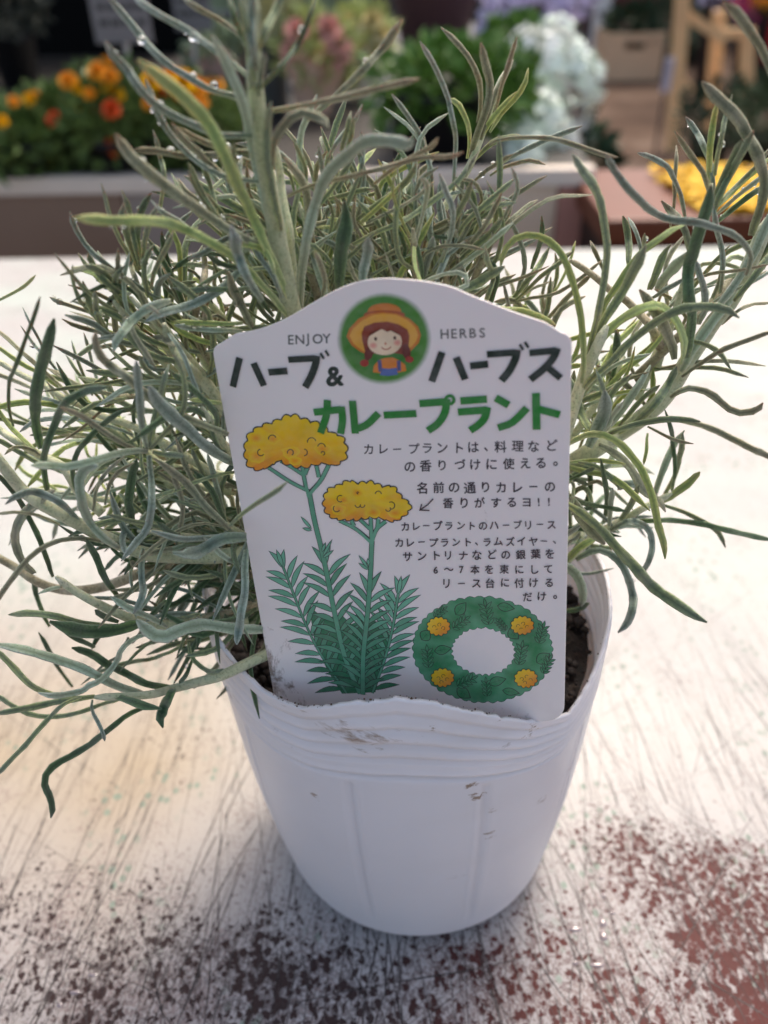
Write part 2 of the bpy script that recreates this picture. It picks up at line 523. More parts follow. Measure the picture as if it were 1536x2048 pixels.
soil = mesh_obj('soil', V, F, M_soil, pot); soil['kind'] = 'stuff'
G = Geo(); r_ = random.Random(3)
ico = [(0, 0, 1), (.89, 0, .45), (.28, .85, .45), (-.72, .53, .45), (-.72, -.53, .45), (.28, -.85, .45), (.72, .53, -.45), (-.28, .85, -.45), (-.89, 0, -.45), (-.28, -.85, -.45), (.72, -.53, -.45), (0, 0, -1)]
icf = [(0, 1, 2), (0, 2, 3), (0, 3, 4), (0, 4, 5), (0, 5, 1), (1, 6, 2), (2, 7, 3), (3, 8, 4), (4, 9, 5), (5, 10, 1), (6, 7, 2), (7, 8, 3), (8, 9, 4), (9, 10, 5), (10, 6, 1), (6, 11, 7), (7, 11, 8), (8, 11, 9), (9, 11, 10), (10, 11, 6)]
for i in range(2600):
    a = r_.uniform(0, 2 * math.pi); r = 0.0470 * math.sqrt(r_.random())
    s = r_.choice([.0004, .0006, .0009, .0014, .002]); x, y = r * math.cos(a), r * math.sin(a)
    z = 0.0885 + 0.0030 * mnoise.noise(Vector((x * 90, y * 90, 0)))
    G.add([(x + p[0] * s * r_.uniform(.6, 1.2), y + p[1] * s * r_.uniform(.6, 1.2), z + p[2] * s * r_.uniform(.5, 1)) for p in ico], icf)
o = G.obj('soil_crumbs', M_soil, pot); o['kind'] = 'stuff'; G = Geo()
# crumbs stuck to the lip
for i in range(130):
    d = r_.choice([r_.gauss(-70, 12), r_.gauss(-115, 14), r_.uniform(-170, 20)])
    dz, dr = rim_off(d); a = R(d); rr = 0.0492 + dr + r_.uniform(-.0009, .0002)
    s = r_.choice([.0001, .00014, .00022]); z = RIM_Z + dz + r_.uniform(-.0004, .0002)
    G.add([(rr * math.cos(a) + p[0] * s, rr * math.sin(a) + p[1] * s, z + p[2] * s) for p in ico], icf)
o = G.obj('lip_crumbs', plain('soil_crumb_brown', (.10, .06, .035), .8, .6, 900), pot); o['kind'] = 'stuff'
# ================================================================== THE PRINTED PLANT LABEL
TO = Vector((-0.03160684, -0.033, 0.095))
_ti, _ya, _ro = R(8.19431), R(-10.66973), R(5.36578)
_X = Vector((math.cos(_ya), math.sin(_ya), 0)); _N = Vector((-math.sin(_ya), math.cos(_ya), 0))
_Z = Vector((0, 0, 1)) * math.cos(_ti) + _N * math.sin(_ti)
TX = _X * math.cos(_ro) + _Z * math.sin(_ro)
TZ = -_X * math.sin(_ro) + _Z * math.cos(_ro)
TN = TX.cross(TZ)                                            # away from the print side? print faces the camera
if TN.dot(FW) > 0: TN = -TN
def on_tag(px, py):
    d = ray(px, py); q = TO - CAM
    t = q.dot(TN) / d.dot(TN); p = CAM + d * t - TO
    return (p.dot(TX), p.dot(TZ))
TW, TH = 0.0648184, 0.0845
label_root = empty('plant_label', TO, 'white plastic care label with arched top, printed flowers and wreath, standing in the pot', 'plant label')
label_root.matrix_world = Matrix(((TX.x, TZ.x, TN.x, TO.x), (TX.y, TZ.y, TN.y, TO.y), (TX.z, TZ.z, TN.z, TO.z), (0, 0, 0, 1)))
def tile(ox, oy, s):
    return lambda pts: [on_tag(ox + x / s, oy + y / s) for x, y in pts]
T1 = tile(420, 560, 2.0757); T2 = tile(700, 860, 3.339); T3 = tile(460, 800, 3.3024); T4 = tile(800, 1160, 3.491); T8 = tile(660, 580, 6.982)

def label_plate():
    # outline anticlockwise in label coordinates: rounded lower corners, arched head, then the prong below
    ol = []
    def arc(cx, cy, r, a0, a1, n=8):
        for i in range(n + 1):
            a = R(a0 + (a1 - a0) * i / n); ol.append((cx + r * math.cos(a), cy + r * math.sin(a)))
    yb = 0.0035
    ol += [(TW * .30, -.003), (TW * .42, -.018), (TW * .5, -.03), (TW * .58, -.018), (TW * .70, -.001)]
    ol2 = ol; 
    arc(TW - .0045, .0037, .0045, -90, 0)
    arc(TW - .0022, TH - .0022, .0022, 0, 80)
    top = [on_tag(x, y) for x, y in [(1090, 645), (1030, 625), (985, 608), (940, 590), (900, 573), (850, 563), (800, 558), (760, 557), (715, 564), (670, 581), (620, 609), (570, 638), (520, 658), (470, 668)]]
    ol += [tuple(p) for p in spline(top, 60)]
    arc(.0022, TH - .0022, .0022, 100, 180)
    arc(.0045, yb - .004, .0045, 180, 270)
    import bmesh
    bm = bmesh.new()
    fr = [bm.verts.new((x, y, 0)) for x, y in ol]
    face = bm.faces.new(fr)
    ret = bmesh.ops.extrude_face_region(bm, geom=[face])
    bmesh.ops.translate(bm, vec=(0, 0, -0.00065), verts=[e for e in ret['geom'] if isinstance(e, bmesh.types.BMVert)])
    bmesh.ops.recalc_face_normals(bm, faces=bm.faces)
    es = [e for e in bm.edges if len(e.link_faces) == 2 and e.calc_face_angle(0) > 1.2 and abs(e.verts[0].co.z - e.verts[1].co.z) < 1e-7]
    bmesh.ops.bevel(bm, geom=es, offset=0.00016, segments=2, profile=0.5, affect='EDGES')
    me = bpy.data.meshes.new('label_plate'); bm.to_mesh(me); bm.free()
    o = bpy.data.objects.new('label_plate', me); coll.objects.link(o); o.parent = label_root
    t = NT('label_plastic'); co = t.coord()
    n = t.noise(co, 60, 4)
    c = t.mix(n, (0.83, 0.77, 0.74), (0.87, 0.81, 0.78))
    sep = t.n.new('ShaderNodeSeparateXYZ'); t.l.new(co, sep.inputs[0])
    low = t.math('MULTIPLY_ADD', sep.outputs[1], -70.0, 1.15, clamp=True)
    lx = t.math('MULTIPLY', t.math('MULTIPLY_ADD', sep.outputs[0], -80.0, 1.1, clamp=True), t.math('MULTIPLY_ADD', sep.outputs[1], -80.0, 2.2, clamp=True))
    st = t.math('MULTIPLY', t.math('ADD', t.noise(t.mapping(co, (1, .55, 1)), 240, 6, .7, .4), t.math('MULTIPLY_ADD', t.math('MAXIMUM', t.math('MULTIPLY', low, .45), lx), 0.26, -.70)), 9.0, clamp=True)
    c = t.mix(t.math('MULTIPLY', st, 0.8), c, (0.17, 0.10, 0.06))
    haze = t.math('MULTIPLY', low, t.ramp(t.noise(co, 90, 3), [(.5, 0), (.75, .2)]))
    c = t.mix(haze, c, (0.45, 0.37, 0.32))
    me.materials.append(t.done(c, 0.38, Specular_IOR_Level=0.4, Subsurface_Weight=0.1, Subsurface_Scale=0.001))
    return o
label_plate()

# flat print: polygons in thin sheets over the plate; their colour is the ink's own
class Print:
    lay = 0
    def __init__(s, z0=8e-6, dz=4.0e-7): s.v = []; s.f = []; s.c = []; s.z = z0; s.dz = dz
    def up(s): s.z += s.dz
    def poly(s, pts, col, center=None, ccol=None):
        """filled outline (fan round its centre or a given one)"""
        s.up()
        cx = sum(p[0] for p in pts) / len(pts); cy = sum(p[1] for p in pts) / len(pts)
        if center: cx, cy = center
        b = len(s.v); s.v.append((cx, cy, s.z)); s.c.append(ccol or col)
        cols = col if isinstance(col, list) else [col] * len(pts)
        for p, c in zip(pts, cols): s.v.append((p[0], p[1], s.z)); s.c.append(c)
        n = len(pts)
        for i in range(n): s.f.append((b, b + 1 + i, b + 1 + (i + 1) % n))
    def tri(s, pts, col):
        """filled outline of any shape"""
        from mathutils.geometry import tessellate_polygon
        s.up(); b = len(s.v)
        for p in pts: s.v.append((p[0], p[1], s.z)); s.c.append(col)
        for t in tessellate_polygon([[Vector((p[0], p[1], 0)) for p in pts]]): s.f.append(tuple(b + i for i in t))
    def strip(s, pts, w, col, n=None, taper=None, rag=0.0, closed=False):
        s.up()
        P = np.array(pts, float)
        if n: P = spline(P, n)
        m = len(P); b = len(s.v)
        ws = w if hasattr(w, '__len__') else [w] * m
        if hasattr(w, '__len__') and len(w) != m: ws = np.interp(np.linspace(0, 1, m), np.linspace(0, 1, len(w)), w)
        nr = []
        for i in range(m):
            if closed: d = P[(i + 1) % m] - P[i - 1]
            else: d = P[min(i + 1, m - 1)] - P[max(i - 1, 0)]
            d = d / (np.linalg.norm(d) + 1e-12); nr.append(np.array([-d[1], d[0]]))
            # mitre for corners
            if 0 < i < m - 1:
                d1 = P[i] - P[i - 1]; d1 /= np.linalg.norm(d1) + 1e-12
                cs = abs(d1[0] * d[0] + d1[1] * d[1]); nr[-1] = nr[-1] / max(cs, .6)
        for i in range(m):
            ww = ws[i] * .5 * (1 + (rnd.uniform(-rag, rag) if rag else 0))
            a = P[i] - nr[i] * ww; c = P[i] + nr[i] * ww
            s.v += [(a[0], a[1], s.z), (c[0], c[1], s.z)]; s.c += [col, col]
        for i in range(m - 1 + (1 if closed else 0)):
            j = (i + 1) % m
            s.f.append((b + 2 * i, b + 2 * j, b + 2 * j + 1, b + 2 * i + 1))
    def obj(s, name, mat):
        me = bpy.data.meshes.new(name); me.from_pydata(s.v, [], s.f); me.materials.append(mat)
        a = me.color_attributes.new('ink', 'FLOAT_COLOR', 'POINT')
        a.data.foreach_set('color', [x for c in s.c for x in (*c[:3], 1.0)])
        me.update()
        o = bpy.data.objects.new(name, me); coll.objects.link(o); o.parent = label_root
        return o
t = NT('printed_ink')
ic = t.attr('ink', 'Color'); co = t.coord()
ic = t.mix(t.ramp(t.noise(co, 500, 3), [(0.3, 0.0), (0.8, 0.12)]), ic, (0.6, .56, .56))
ic = t.mix(t.ramp(t.noise(co, 150, 3), [(0.45, 0.0), (0.75, 0.22)]), ic, (0.05, .05, .05), 'MULTIPLY')
M_ink = t.done(ic, 0.4, Specular_IOR_Level=0.4)
def S(w, s): return w / s / FPX * 0.165                     # tile units to metres on the label

DK = srgb(22, 44, 34); GR = srgb(30, 130, 45)
# -- headings
P = Print(z0=2.0e-4); s1 = S(1, 2.0757)
W = 27 * s1
def st(pts, w=W, col=DK, n=None): P.strip(T1(pts), w, col, n)
for pts in ([(124, 322), (96, 442)], [(182, 344), (225, 438)], [(244, 382), (322, 376)], [(1010 - 46, 298), (921, 420)], [(1022, 320), (1060, 412)], [(1080, 356), (1155, 348)]): st(pts)
st([(326, 330), (432, 324)], 25 * s1); st([(444, 313), (440, 345), (422, 395), (396, 444)], 28 * s1, DK, 12)
st([(1150, 308), (1262, 300)], 25 * s1); st([(1275, 288), (1268, 325), (1243, 375), (1210, 416)], 28 * s1, DK, 12)
for a in ([(459, 302), (474, 326)], [(480, 291), (494, 314)], [(1286, 266), (1300, 289)], [(1307, 256), (1322, 280)]): st(a, 10 * s1)
st([(1326, 302), (1430, 292)], 25 * s1); st([(1442, 281), (1425, 322), (1385, 368), (1330, 412)], 27 * s1, DK, 12); st([(1390, 352), (1456, 406)], 25 * s1)
for pts, n in (([(432, 548), (545, 536)], None), ([(546, 524), (551, 580), (543, 637)], 8), ([(488, 497), (484, 560), (460, 634)], 8), ([(592, 500), (604, 636)], None), ([(592, 622), (650, 600), (700, 552)], 8),
               ([(722, 560), (857, 553)], None), ([(870, 512), (975, 504)], None), ([(983, 492), (975, 550), (945, 596), (905, 624)], 10), ([(1040, 501), (1150, 493)], None), ([(1030, 547), (1150, 538)], None), ([(1152, 526), (1140, 572), (1112, 602), (1080, 623)], 10),
               ([(1186, 488), (1240, 518)], None), ([(1196, 612), (1255, 590), (1316, 530)], 8), ([(1353, 468), (1356, 620)], None), ([(1366, 535), (1452, 558)], None)):
    st(pts, 29 * s1, GR, n)
c = [(996 + 17 * math.cos(a / 16 * 2 * math.pi), 496 + 17 * math.sin(a / 16 * 2 * math.pi)) for a in range(16)]
P.strip(T1(c), 12 * s1, GR, closed=True)
P.obj('heading_lettering', M_ink)

# -- glyphs of the built-in typeface
dg_cache = {}
def glyph(ch):
    if ch in dg_cache: return dg_cache[ch]
    cu = bpy.data.curves.new('glyph', 'FONT'); cu.body = ch; cu.size = 1.0; cu.resolution_u = 3
    ob = bpy.data.objects.new('glyph', cu); coll.objects.link(ob)
    dg = bpy.context.evaluated_depsgraph_get(); dg.update()
    me = bpy.data.meshes.new_from_object(ob.evaluated_get(dg))
    v = [tuple(x.co)[:2] for x in me.vertices]; f = [list(p.vertices) for p in me.polygons]
    bpy.data.objects.remove(ob); bpy.data.curves.remove(cu); bpy.data.meshes.remove(me)
    dg_cache[ch] = (v, f)
    return v, f
def put_text(Pr, ch, cx, cy, h, col, T, rot=0.0, asp=1.0, fat=0.0, mid=None):
    """one glyph centred at a tile position; h = em height in tile units; mid = (x,y) em centre"""
    v, f = glyph(ch)
    if not v: return
    if mid is None: mid = ((min(a for a, b in v) + max(a for a, b in v)) / 2, (min(b for a, b in v) + max(b for a, b in v)) / 2)
    Pr.up()
    offs = [(0, 0)] if not fat else [(fat * math.cos(k * 1.0472), fat * math.sin(k * 1.0472)) for k in range(6)]
    for ox, oy in offs:
        if fat: Pr.up()
        b = len(Pr.v); cs, sn = math.cos(rot), math.sin(rot); q = []
        for x, y in v:
            x = (x - mid[0] + ox) * h * asp; y = (y - mid[1] + oy) * h
            q.append((cx + x * cs - y * sn, cy - (x * sn + y * cs)))
        for p in T(q): Pr.v.append((p[0], p[1], Pr.z)); Pr.c.append(col)
        for a in f: Pr.f.append([b + i for i in a])
P = Print()
INK = srgb(52, 42, 48)
GY = srgb(85, 85, 80)
for word, x0, x1, y0, y1, h in (('ENJOY', 336, 484, 248, 243, 56), ('HERBS', 974, 1130, 224, 219, 56)):
    for i, ch in enumerate(word):
        k = i / 4; x = x0 + (x1 - x0) * k
        if ch == 'J': x -= 6
        put_text(P, ch, x, y0 + (y1 - y0) * k + (3 if ch == 'J' else 0), h, GY, T1, 0.03, fat=.012)
put_text(P, '&', 518, 400, 112, DK, T1, 0.05, fat=.035)
P.obj('title_lettering', M_ink)

P = Print()
ROWS = [("カレープラントは、料理など", [125, 220, 315, 425, 515, 615, 725, 822, 908, 1005, 1120, 1225, 1345], 130, 103, 82),
        ("の香りづけに使える。", [400, 505, 615, 735, 835, 945, 1060, 1170, 1275, 1372], 241, 217, 82),
        ("名前の通りカレーの", [485, 592, 695, 800, 905, 1010, 1115, 1225, 1335], 385, 378, 82),
        ("香りがするヨ!!", [655, 762, 865, 975, 1080, 1180, 1260, 1328], 488, 480, 78),
        ("カレープラントのハーブリース", [370, 440, 510, 585, 660, 740, 812, 888, 962, 1042, 1118, 1190, 1268, 1345], 642, 628, 66),
        ("カレープラント、ラムズイヤー、", [330, 400, 478, 557, 632, 708, 785, 845, 915, 990, 1070, 1145, 1225, 1295, 1365], 750, 738, 66),
        ("サントリナなどの銀葉を", [385, 480, 575, 655, 757, 847, 947, 1040, 1140, 1240, 1335], 840, 824, 70),
        ("6〜7本を束にして", [573, 660, 745, 835, 930, 1030, 1130, 1230, 1325], 930, 923, 68),
        ("リース台に付ける", [645, 745, 845, 935, 1035, 1130, 1225, 1330], 1020, 1014, 70),
        ("だけ。", [1185, 1280, 1370], 1107, 1105, 70)]
gr = random.Random(4)
for txt, xs, ya, yb, h in ROWS:
    for ch, x in zip(txt, xs):
        k = (x - xs[0]) / (xs[-1] - xs[0])
        y = ya + (yb - ya) * k + gr.uniform(-3, 3)
        mid = (0.5, 0.38)
        if ch in '!67': mid = None; hh = h * .95
        elif ch == 'ー': hh = h * .8
        else: hh = h * gr.uniform(.94, 1.04)
        if ch in '、。': hh = h * (1.1 if ch == '。' else 1.0); mid = None; y += h * (.12 if ch == '。' else .12)
        if ch == '、': y += h * .05
        put_text(P, ch, x, y, hh, INK, T2, gr.uniform(-.05, .07), fat=.018, mid=mid)
for a in ([(556, 456), (520, 495), (470, 528)], [(480, 490), (468, 530), (532, 533)]): P.strip(T2(a), S(9, 3.339), INK)
P.obj('handwritten_lettering', M_ink)

# -- flowers and sprigs
TEAL, TEAL2, LINE = srgb(112, 182, 150), srgb(48, 122, 84), srgb(38, 45, 42)
YEL, ORG = srgb(240, 200, 20), srgb(235, 140, 20)
s3 = S(1, 3.3024)
def lens(P, a, b, w, T, sc, fill, tipf=None, bend=0.0, line=5.0, mid=True):
    a = np.array(a, float); b = np.array(b, float); d = b - a; L = np.linalg.norm(d); nrm = np.array([-d[1], d[0]]) / L
    pts = []
    for sgn in (1, -1):
        for i in range(7):
            k = i / 6 if sgn == 1 else 1 - i / 6
            if sgn == -1 and i in (0, 6): continue
            wd = w * .5 * math.sin(math.pi * k ** .85) * sgn
            pts.append(tuple(a + d * k + nrm * (wd + bend * L * math.sin(math.pi * k))))
    q = T(pts)
    P.poly(q, fill, ccol=fill)
    P.strip(q, line * sc, LINE, closed=True)
def cloud(P, pts, T, sc, colf, n=90, bump=13, nb=26, line=8.0, seed=1):
    r = random.Random(seed)
    pts = pts + [pts[0]]
    c = spline(pts, n * 4)[:-1]
    cen = c.mean(0); out = []
    per = len(c) / nb
    for i, p in enumerate(c):
        d = p - cen; d = d / np.linalg.norm(d)
        out.append(p + d * bump * abs(math.sin(math.pi * i / per)))
    q = T([tuple(p) for p in out])
    cols = [colf(p) for p in out]
    P.poly(q, cols, center=T([tuple(cen)])[0], ccol=colf(cen))
    P.strip(q, line * sc, LINE, closed=True, rag=.3)
def lerp(a, b, k): k = max(0, min(1, k)); return tuple(x + (y - x) * k for x, y in zip(a, b))
P = Print()
# basal mass of foliage behind
P.poly(T3([(520, 1360), (620, 1440), (740, 1420), (800, 1480), (900, 1440), (1010, 1480), (1060, 1560), (1010, 1750), (960, 1930), (740, 1940), (640, 1780), (560, 1600)]), TEAL2)
stems = [([(350, 1100), (420, 1280), (500, 1480), (600, 1680), (770, 1935)], 14, 13, 0),
         ([(1112, 1280), (1075, 1500), (1020, 1720), (940, 1935)], 14, 12, 1),
         ([(520, 590), (560, 800), (620, 1050), (690, 1400), (760, 1700), (860, 1940)], 30, 11, 2),
         ([(938, 930), (925, 1200), (905, 1450), (880, 1700), (878, 1945)], 28, 10, 3)]
starts = [0.03, 0.03, .38, .36]
for pts, w, nl, idx in stems:
    c = spline(pts, 60)
    r = random.Random(idx + 20)
    for j in range(nl, -1, -1):
        k = starts[idx] + (0.97 - starts[idx]) * j / nl
        i = min(58, int(k * 59)); p = c[i]; d = c[i - 1] - c[i + 1] if i > 0 else c[0] - c[1]
        d = d / np.linalg.norm(d)
        for sgn in (-1, 1):
            L = (172 + 28 * math.sin(k * 3)) * r.uniform(.85, 1.1); an = sgn * R(42 + 20 * k + r.uniform(-6, 6))
            if j == 0: an *= .5; L *= .85
            e = np.array([d[0] * math.cos(an) - d[1] * math.sin(an), d[0] * math.sin(an) + d[1] * math.cos(an)])
            q = p + e * L
            if q[1] > 1965: q[1] = 1965 - r.uniform(0, 20)
            lens(P, p, q, 35, T3, s3, lerp(TEAL, TEAL2, k * 1.1 - .25 + r.uniform(-.3, .3)), bend=-.07 * sgn)
    if idx < 2: q = c[0] + (c[0] - c[2]) / np.linalg.norm(c[0] - c[2]) * 120; lens(P, c[0], q, 28, T3, s3, TEAL)
    P.strip(T3([tuple(x) for x in c]), (w + 8) * s3, LINE); P.strip(T3([tuple(x) for x in c]), [w * s3, w * s3 * 1.15], lerp(TEAL, TEAL2, .45))
for a, b in (((540, 850), (468, 768)), ((540, 860), (480, 845)), ((615, 1030), (675, 920)), ((615, 1040), (685, 990)), ((610, 1000), (632, 940)), ((915, 1110), (852, 1025)), ((915, 1120), (850, 1075)), ((918, 1090), (910, 1045))):
    lens(P, a, b, 20, T3, s3, TEAL, line=4)
for br in ([(520, 600), (400, 540), (255, 445)], [(495, 500), (420, 450), (335, 400)], [(505, 590), (488, 500), (478, 430)], [(495, 490), (520, 430)], [(528, 610), (600, 530), (652, 430)], [(588, 510), (570, 425)],
           [(936, 935), (830, 850), (722, 795)], [(925, 850), (850, 780)], [(936, 930), (930, 780)], [(938, 925), (970, 850), (1030, 800)], [(975, 840), (980, 785)], [(820, 830), (800, 790)]):
    P.strip(T3(br), 30 * s3, LINE, 8); 
for br in ([(520, 600), (400, 540), (255, 445)], [(495, 500), (420, 450), (335, 400)], [(520, 640), (488, 500), (478, 430)], [(495, 490), (520, 430)], [(528, 620), (600, 530), (652, 430)], [(588, 510), (570, 425)],
           [(936, 945), (830, 850), (722, 795)], [(925, 850), (850, 780)], [(936, 950), (930, 780)], [(938, 940), (970, 850), (1030, 800)], [(975, 840), (980, 785)], [(820, 830), (800, 790)]):
    P.strip(T3(br), 22 * s3, lerp(TEAL, TEAL2, .3), 8)
def bloomcol(y0, y1, xl=None):
    def f(p):
        n = mnoise.noise(Vector((p[0] * .012, p[1] * .012, 5)))
        return lerp(YEL, ORG, (p[1] - y0) / (y1 - y0) + n * .9)
    return f
B1 = [(105, 330), (135, 230), (210, 178), (300, 150), (405, 108), (500, 140), (590, 165), (650, 212), (735, 250), (762, 335), (745, 390), (680, 425), (600, 412), (490, 432), (420, 425), (330, 395), (300, 415), (205, 455), (130, 425)]
B2 = [(628, 655), (655, 595), (720, 568), (790, 540), (850, 556), (930, 548), (1000, 575), (1070, 575), (1120, 635), (1182, 690), (1160, 745), (1070, 795), (980, 770), (900, 768), (840, 782), (720, 782), (660, 755), (632, 710)]
cloud(P, B1, T3, s3, bloomcol(230, 470), nb=25, bump=21)
cloud(P, B2, T3, s3, bloomcol(640, 830), nb=25, bump=19)
def soft(P, cx, cy, r, T, a, b):
    q = [(cx + r * math.cos(k * .4488) * rnd.uniform(.8, 1.2), cy + r * .7 * math.sin(k * .4488) * rnd.uniform(.8, 1.2)) for k in range(14)]
    P.poly(T(q), a, center=T([(cx, cy)])[0], ccol=b)
for cx, cy, r in ((175, 250, 48), (285, 255, 48), (180, 370, 60), (400, 345, 60), (610, 320, 55), (430, 400, 45), (760 - 10, 650 + 10, 40), (720, 720, 50), (950, 740, 50), (1090, 745, 50), (840, 610, 40)):
    soft(P, cx, cy, r, T3, YEL, lerp(YEL, ORG, .95))
def curl(P, cx, cy, r, a0, a1, T, w, col=LINE):
    P.strip(T([(cx + r * math.cos(R(a0 + (a1 - a0) * k / 8)), cy - r * math.sin(R(a0 + (a1 - a0) * k / 8))) for k in range(9)]), w, col)
for q in ((280, 255, 25, 20, 190), (205, 345, 22, 100, 330), (400, 345, 20, -60, 200), (490, 345, 22, -90, 90), (540, 275, 28, 10, 190), (605, 310, 25, 0, 170), (615, 350, 12, -90, 180),
          (730, 650, 22, 60, 300), (705, 715, 22, 130, 330), (845, 612, 6, 0, 300), (980, 620, 20, 0, 180), (845, 690, 18, 180, 370), (875, 692, 16, 190, 370), (1065, 695, 24, -90, 120), (1045, 718, 16, 190, 400)):
    curl(P, *q, T3, 6.5 * s3)
P.obj('flower_picture', M_ink)

# -- the wreath
P = Print(); s4 = S(1, 3.491); rw = random.Random(9)
GA, GB, WH = srgb(95, 165, 125), srgb(45, 130, 80), (0.85, 0.79, 0.76)
def ell(cx, cy, rx, ry, n, nb, bump, tilt=0.06, seed=0):
    out = []
    for i in range(n):
        a = 2 * math.pi * i / n
        b = bump * abs(math.sin(nb * a / 2 + .6 * math.sin(3 * a + seed))) + bump * .4 * mnoise.noise(Vector((math.cos(a) * 6, math.sin(a) * 6, seed)))
        x = (rx + b) * math.cos(a); y = (ry + b) * math.sin(a)
        out.append((cx + x - tilt * y, cy + y + tilt * x))
    return out
no = 240
o1 = ell(577, 485, 478, 360, no, 44, 14, seed=1); i1 = ell(582, 498, 228, 172, no, 28, -14, seed=2)
P.up(); b = len(P.v); qo = T4(o1); qi = T4(i1)
rings = 6
for j in range(rings + 1):
    for i in range(no):
        k = j / rings
        P.v.append((qo[i][0] * (1 - k) + qi[i][0] * k, qo[i][1] * (1 - k) + qi[i][1] * k, P.z))
        n = mnoise.noise(Vector((math.cos(i / no * 6.283) * 4, math.sin(i / no * 6.283) * 4, k * 2))) * .8
        P.c.append(lerp(GB, GA, abs(k - .5) * 1.5 + n))
for j in range(rings):
    for i in range(no):
        i2 = (i + 1) % no
        P.f.append((b + j * no + i, b + j * no + i2, b + (j + 1) * no + i2, b + (j + 1) * no + i))
P.strip(qo, 4.2 * s4, lerp(LINE, GB, .4), closed=True, rag=.4); P.strip(qi, 3.6 * s4, lerp(LINE, GB, .4), closed=True, rag=.4)
LN = lerp(LINE, GB, .35)
def oleaf(cx, cy, L, w, ang):
    a = R(ang); d = np.array([math.cos(a), -math.sin(a)]); c = np.array([cx, cy])
    A = c - d * L / 2; B = c + d * L / 2; n = np.array([-d[1], d[0]])
    pts = [tuple(A + (B - A) * k + n * w * .5 * math.sin(math.pi * k ** .8) * sg) for sg, ks in ((1, np.linspace(0, 1, 9)), (-1, np.linspace(1, 0, 9)[1:-1])) for k in ks]
    q = T4(pts); P.poly(q, lerp(GB, GA, .15)); P.strip(q, 6 * s4, LINE, closed=True)
    P.strip(T4([tuple(A), tuple(A + (B - A) * .7)]), 3 * s4, LN)
    for k in (.35, .55):
        m = A + (B - A) * k
        for sg in (1, -1): P.strip(T4([tuple(m), tuple(m + (d * .5 + n * sg) * w * .22)]), 2 * s4, LN)
def sprig(cx, cy, L, ang, n=4):
    a = R(ang); d = np.array([math.cos(a), -math.sin(a)]); b = np.array([cx, cy])
    P.strip(T4([tuple(b), tuple(b + d * L)]), 3.5 * s4, LN)
    for i in range(n):
        for sg in (1, -1):
            p = b + d * L * i / n; an = a + sg * R(48)
            e = np.array([math.cos(an), -math.sin(an)]); lens(P, p, p + e * L * .42, L * .14, T4, s4, lerp(GB, GA, .3), line=4.0)
    lens(P, b + d * L * .85, b + d * L * 1.25, L * .14, T4, s4, lerp(GB, GA, .3), line=4.0)
for q in ((425, 200, 110, 75, 50), (740, 190, 120, 60, -10), (180, 385, 85, 80, 50), (300, 487, 120, 65, 10), (795, 375, 95, 85, -50), (1000, 545, 110, 80, 35), (680, 705, 125, 65, 15), (445, 790, 115, 75, -35), (775, 780, 120, 50, -10)):
    oleaf(*q)
for q in ((240, 260, 95, 40), (370, 335, 120, 35), (620, 310, 150, 100), (200, 610, 130, 95), (610, 810, 110, 95), (970, 440, 130, 75), (830, 590, 140, 80), (1000, 650, 120, 65), (740, 350, 90, 130), (400, 735, 130, 25)):
    sprig(*q)
for cx, cy in ((270, 322), (855, 315), (298, 680), (880, 685)):
    base = [(cx + 72 * math.cos(k * .5236), cy + 56 * math.sin(k * .5236)) for k in range(12)]
    cloud(P, base, T4, s4, lambda p, cx=cx, cy=cy: lerp(YEL, ORG, .45 + (p[0] - cx + p[1] - cy) / 170), n=30, nb=12, bump=12, line=4.5)
    for dx, dy in ((-30, 5), (5, -12), (32, 12), (-8, 30)): curl(P, cx + dx, cy + dy, 12, rw.uniform(-90, 90), rw.uniform(150, 260), T4, 3.6 * s4)
P.obj('wreath_picture', M_ink)

# -- the round picture of a child in a straw hat (plain, generic drawing)
P = Print(); G1, G2 = srgb(75, 135, 50), srgb(45, 115, 35)
def disc(cx, cy, rx, ry, col, T=T8, n=28, tilt=0, ccol=None, a0=0, a1=360):
    q = []
    for k in range(n if a1 - a0 == 360 else n + 1):
        a = R(a0 + (a1 - a0) * k / n); x, y = rx * math.cos(a), ry * math.sin(a)
        q.append((cx + x * math.cos(tilt) - y * math.sin(tilt), cy + x * math.sin(tilt) + y * math.cos(tilt)))
    P.poly(T(q), col, center=T([(cx, cy)])[0], ccol=ccol)
P.up(); b = len(P.v); nr = 40; rr = [(0, G1), (.5, G2), (.90, G1), (.95, lerp(G1, WH, .35)), (1.0, lerp(G1, WH, .85)), (1.02, WH)]
for rad, c in rr:
    for k in range(nr):
        a = 2 * math.pi * k / nr; p = T8([(757 + 650 * max(rad, .01) * math.cos(a), 680 + 640 * max(rad, .01) * math.sin(a))])[0]
        n = .25 * mnoise.noise(Vector((math.cos(a) * 3, math.sin(a) * 3, rad * 3))) if 0 < rad < .92 else 0
        P.v.append((*p, P.z)); P.c.append(lerp(c, G1 if n > 0 else G2, abs(n) * 3))
for j in range(len(rr) - 1):
    for k in range(nr):
        k2 = (k + 1) % nr; P.f.append((b + j * nr + k, b + j * nr + k2, b + (j + 1) * nr + k2, b + (j + 1) * nr + k))
ST, ST2, HB, HB2, SK = srgb(225, 165, 60), srgb(200, 115, 40), srgb(135, 55, 35), srgb(105, 40, 32), srgb(240, 210, 175)
disc(760, 300, 235, 115, ST2, ccol=srgb(210, 130, 55)); disc(760, 345, 290, 60, srgb(165, 75, 35))
P.poly(T8([(230, 650), (270, 540), (400, 400), (560, 325), (740, 305), (930, 325), (1110, 400), (1230, 510), (1270, 630), (1240, 740), (1130, 850), (1000, 880), (760, 800), (520, 900), (420, 860), (300, 770)]), [ST2] * 16, center=T8([(760, 560)])[0], ccol=ST)
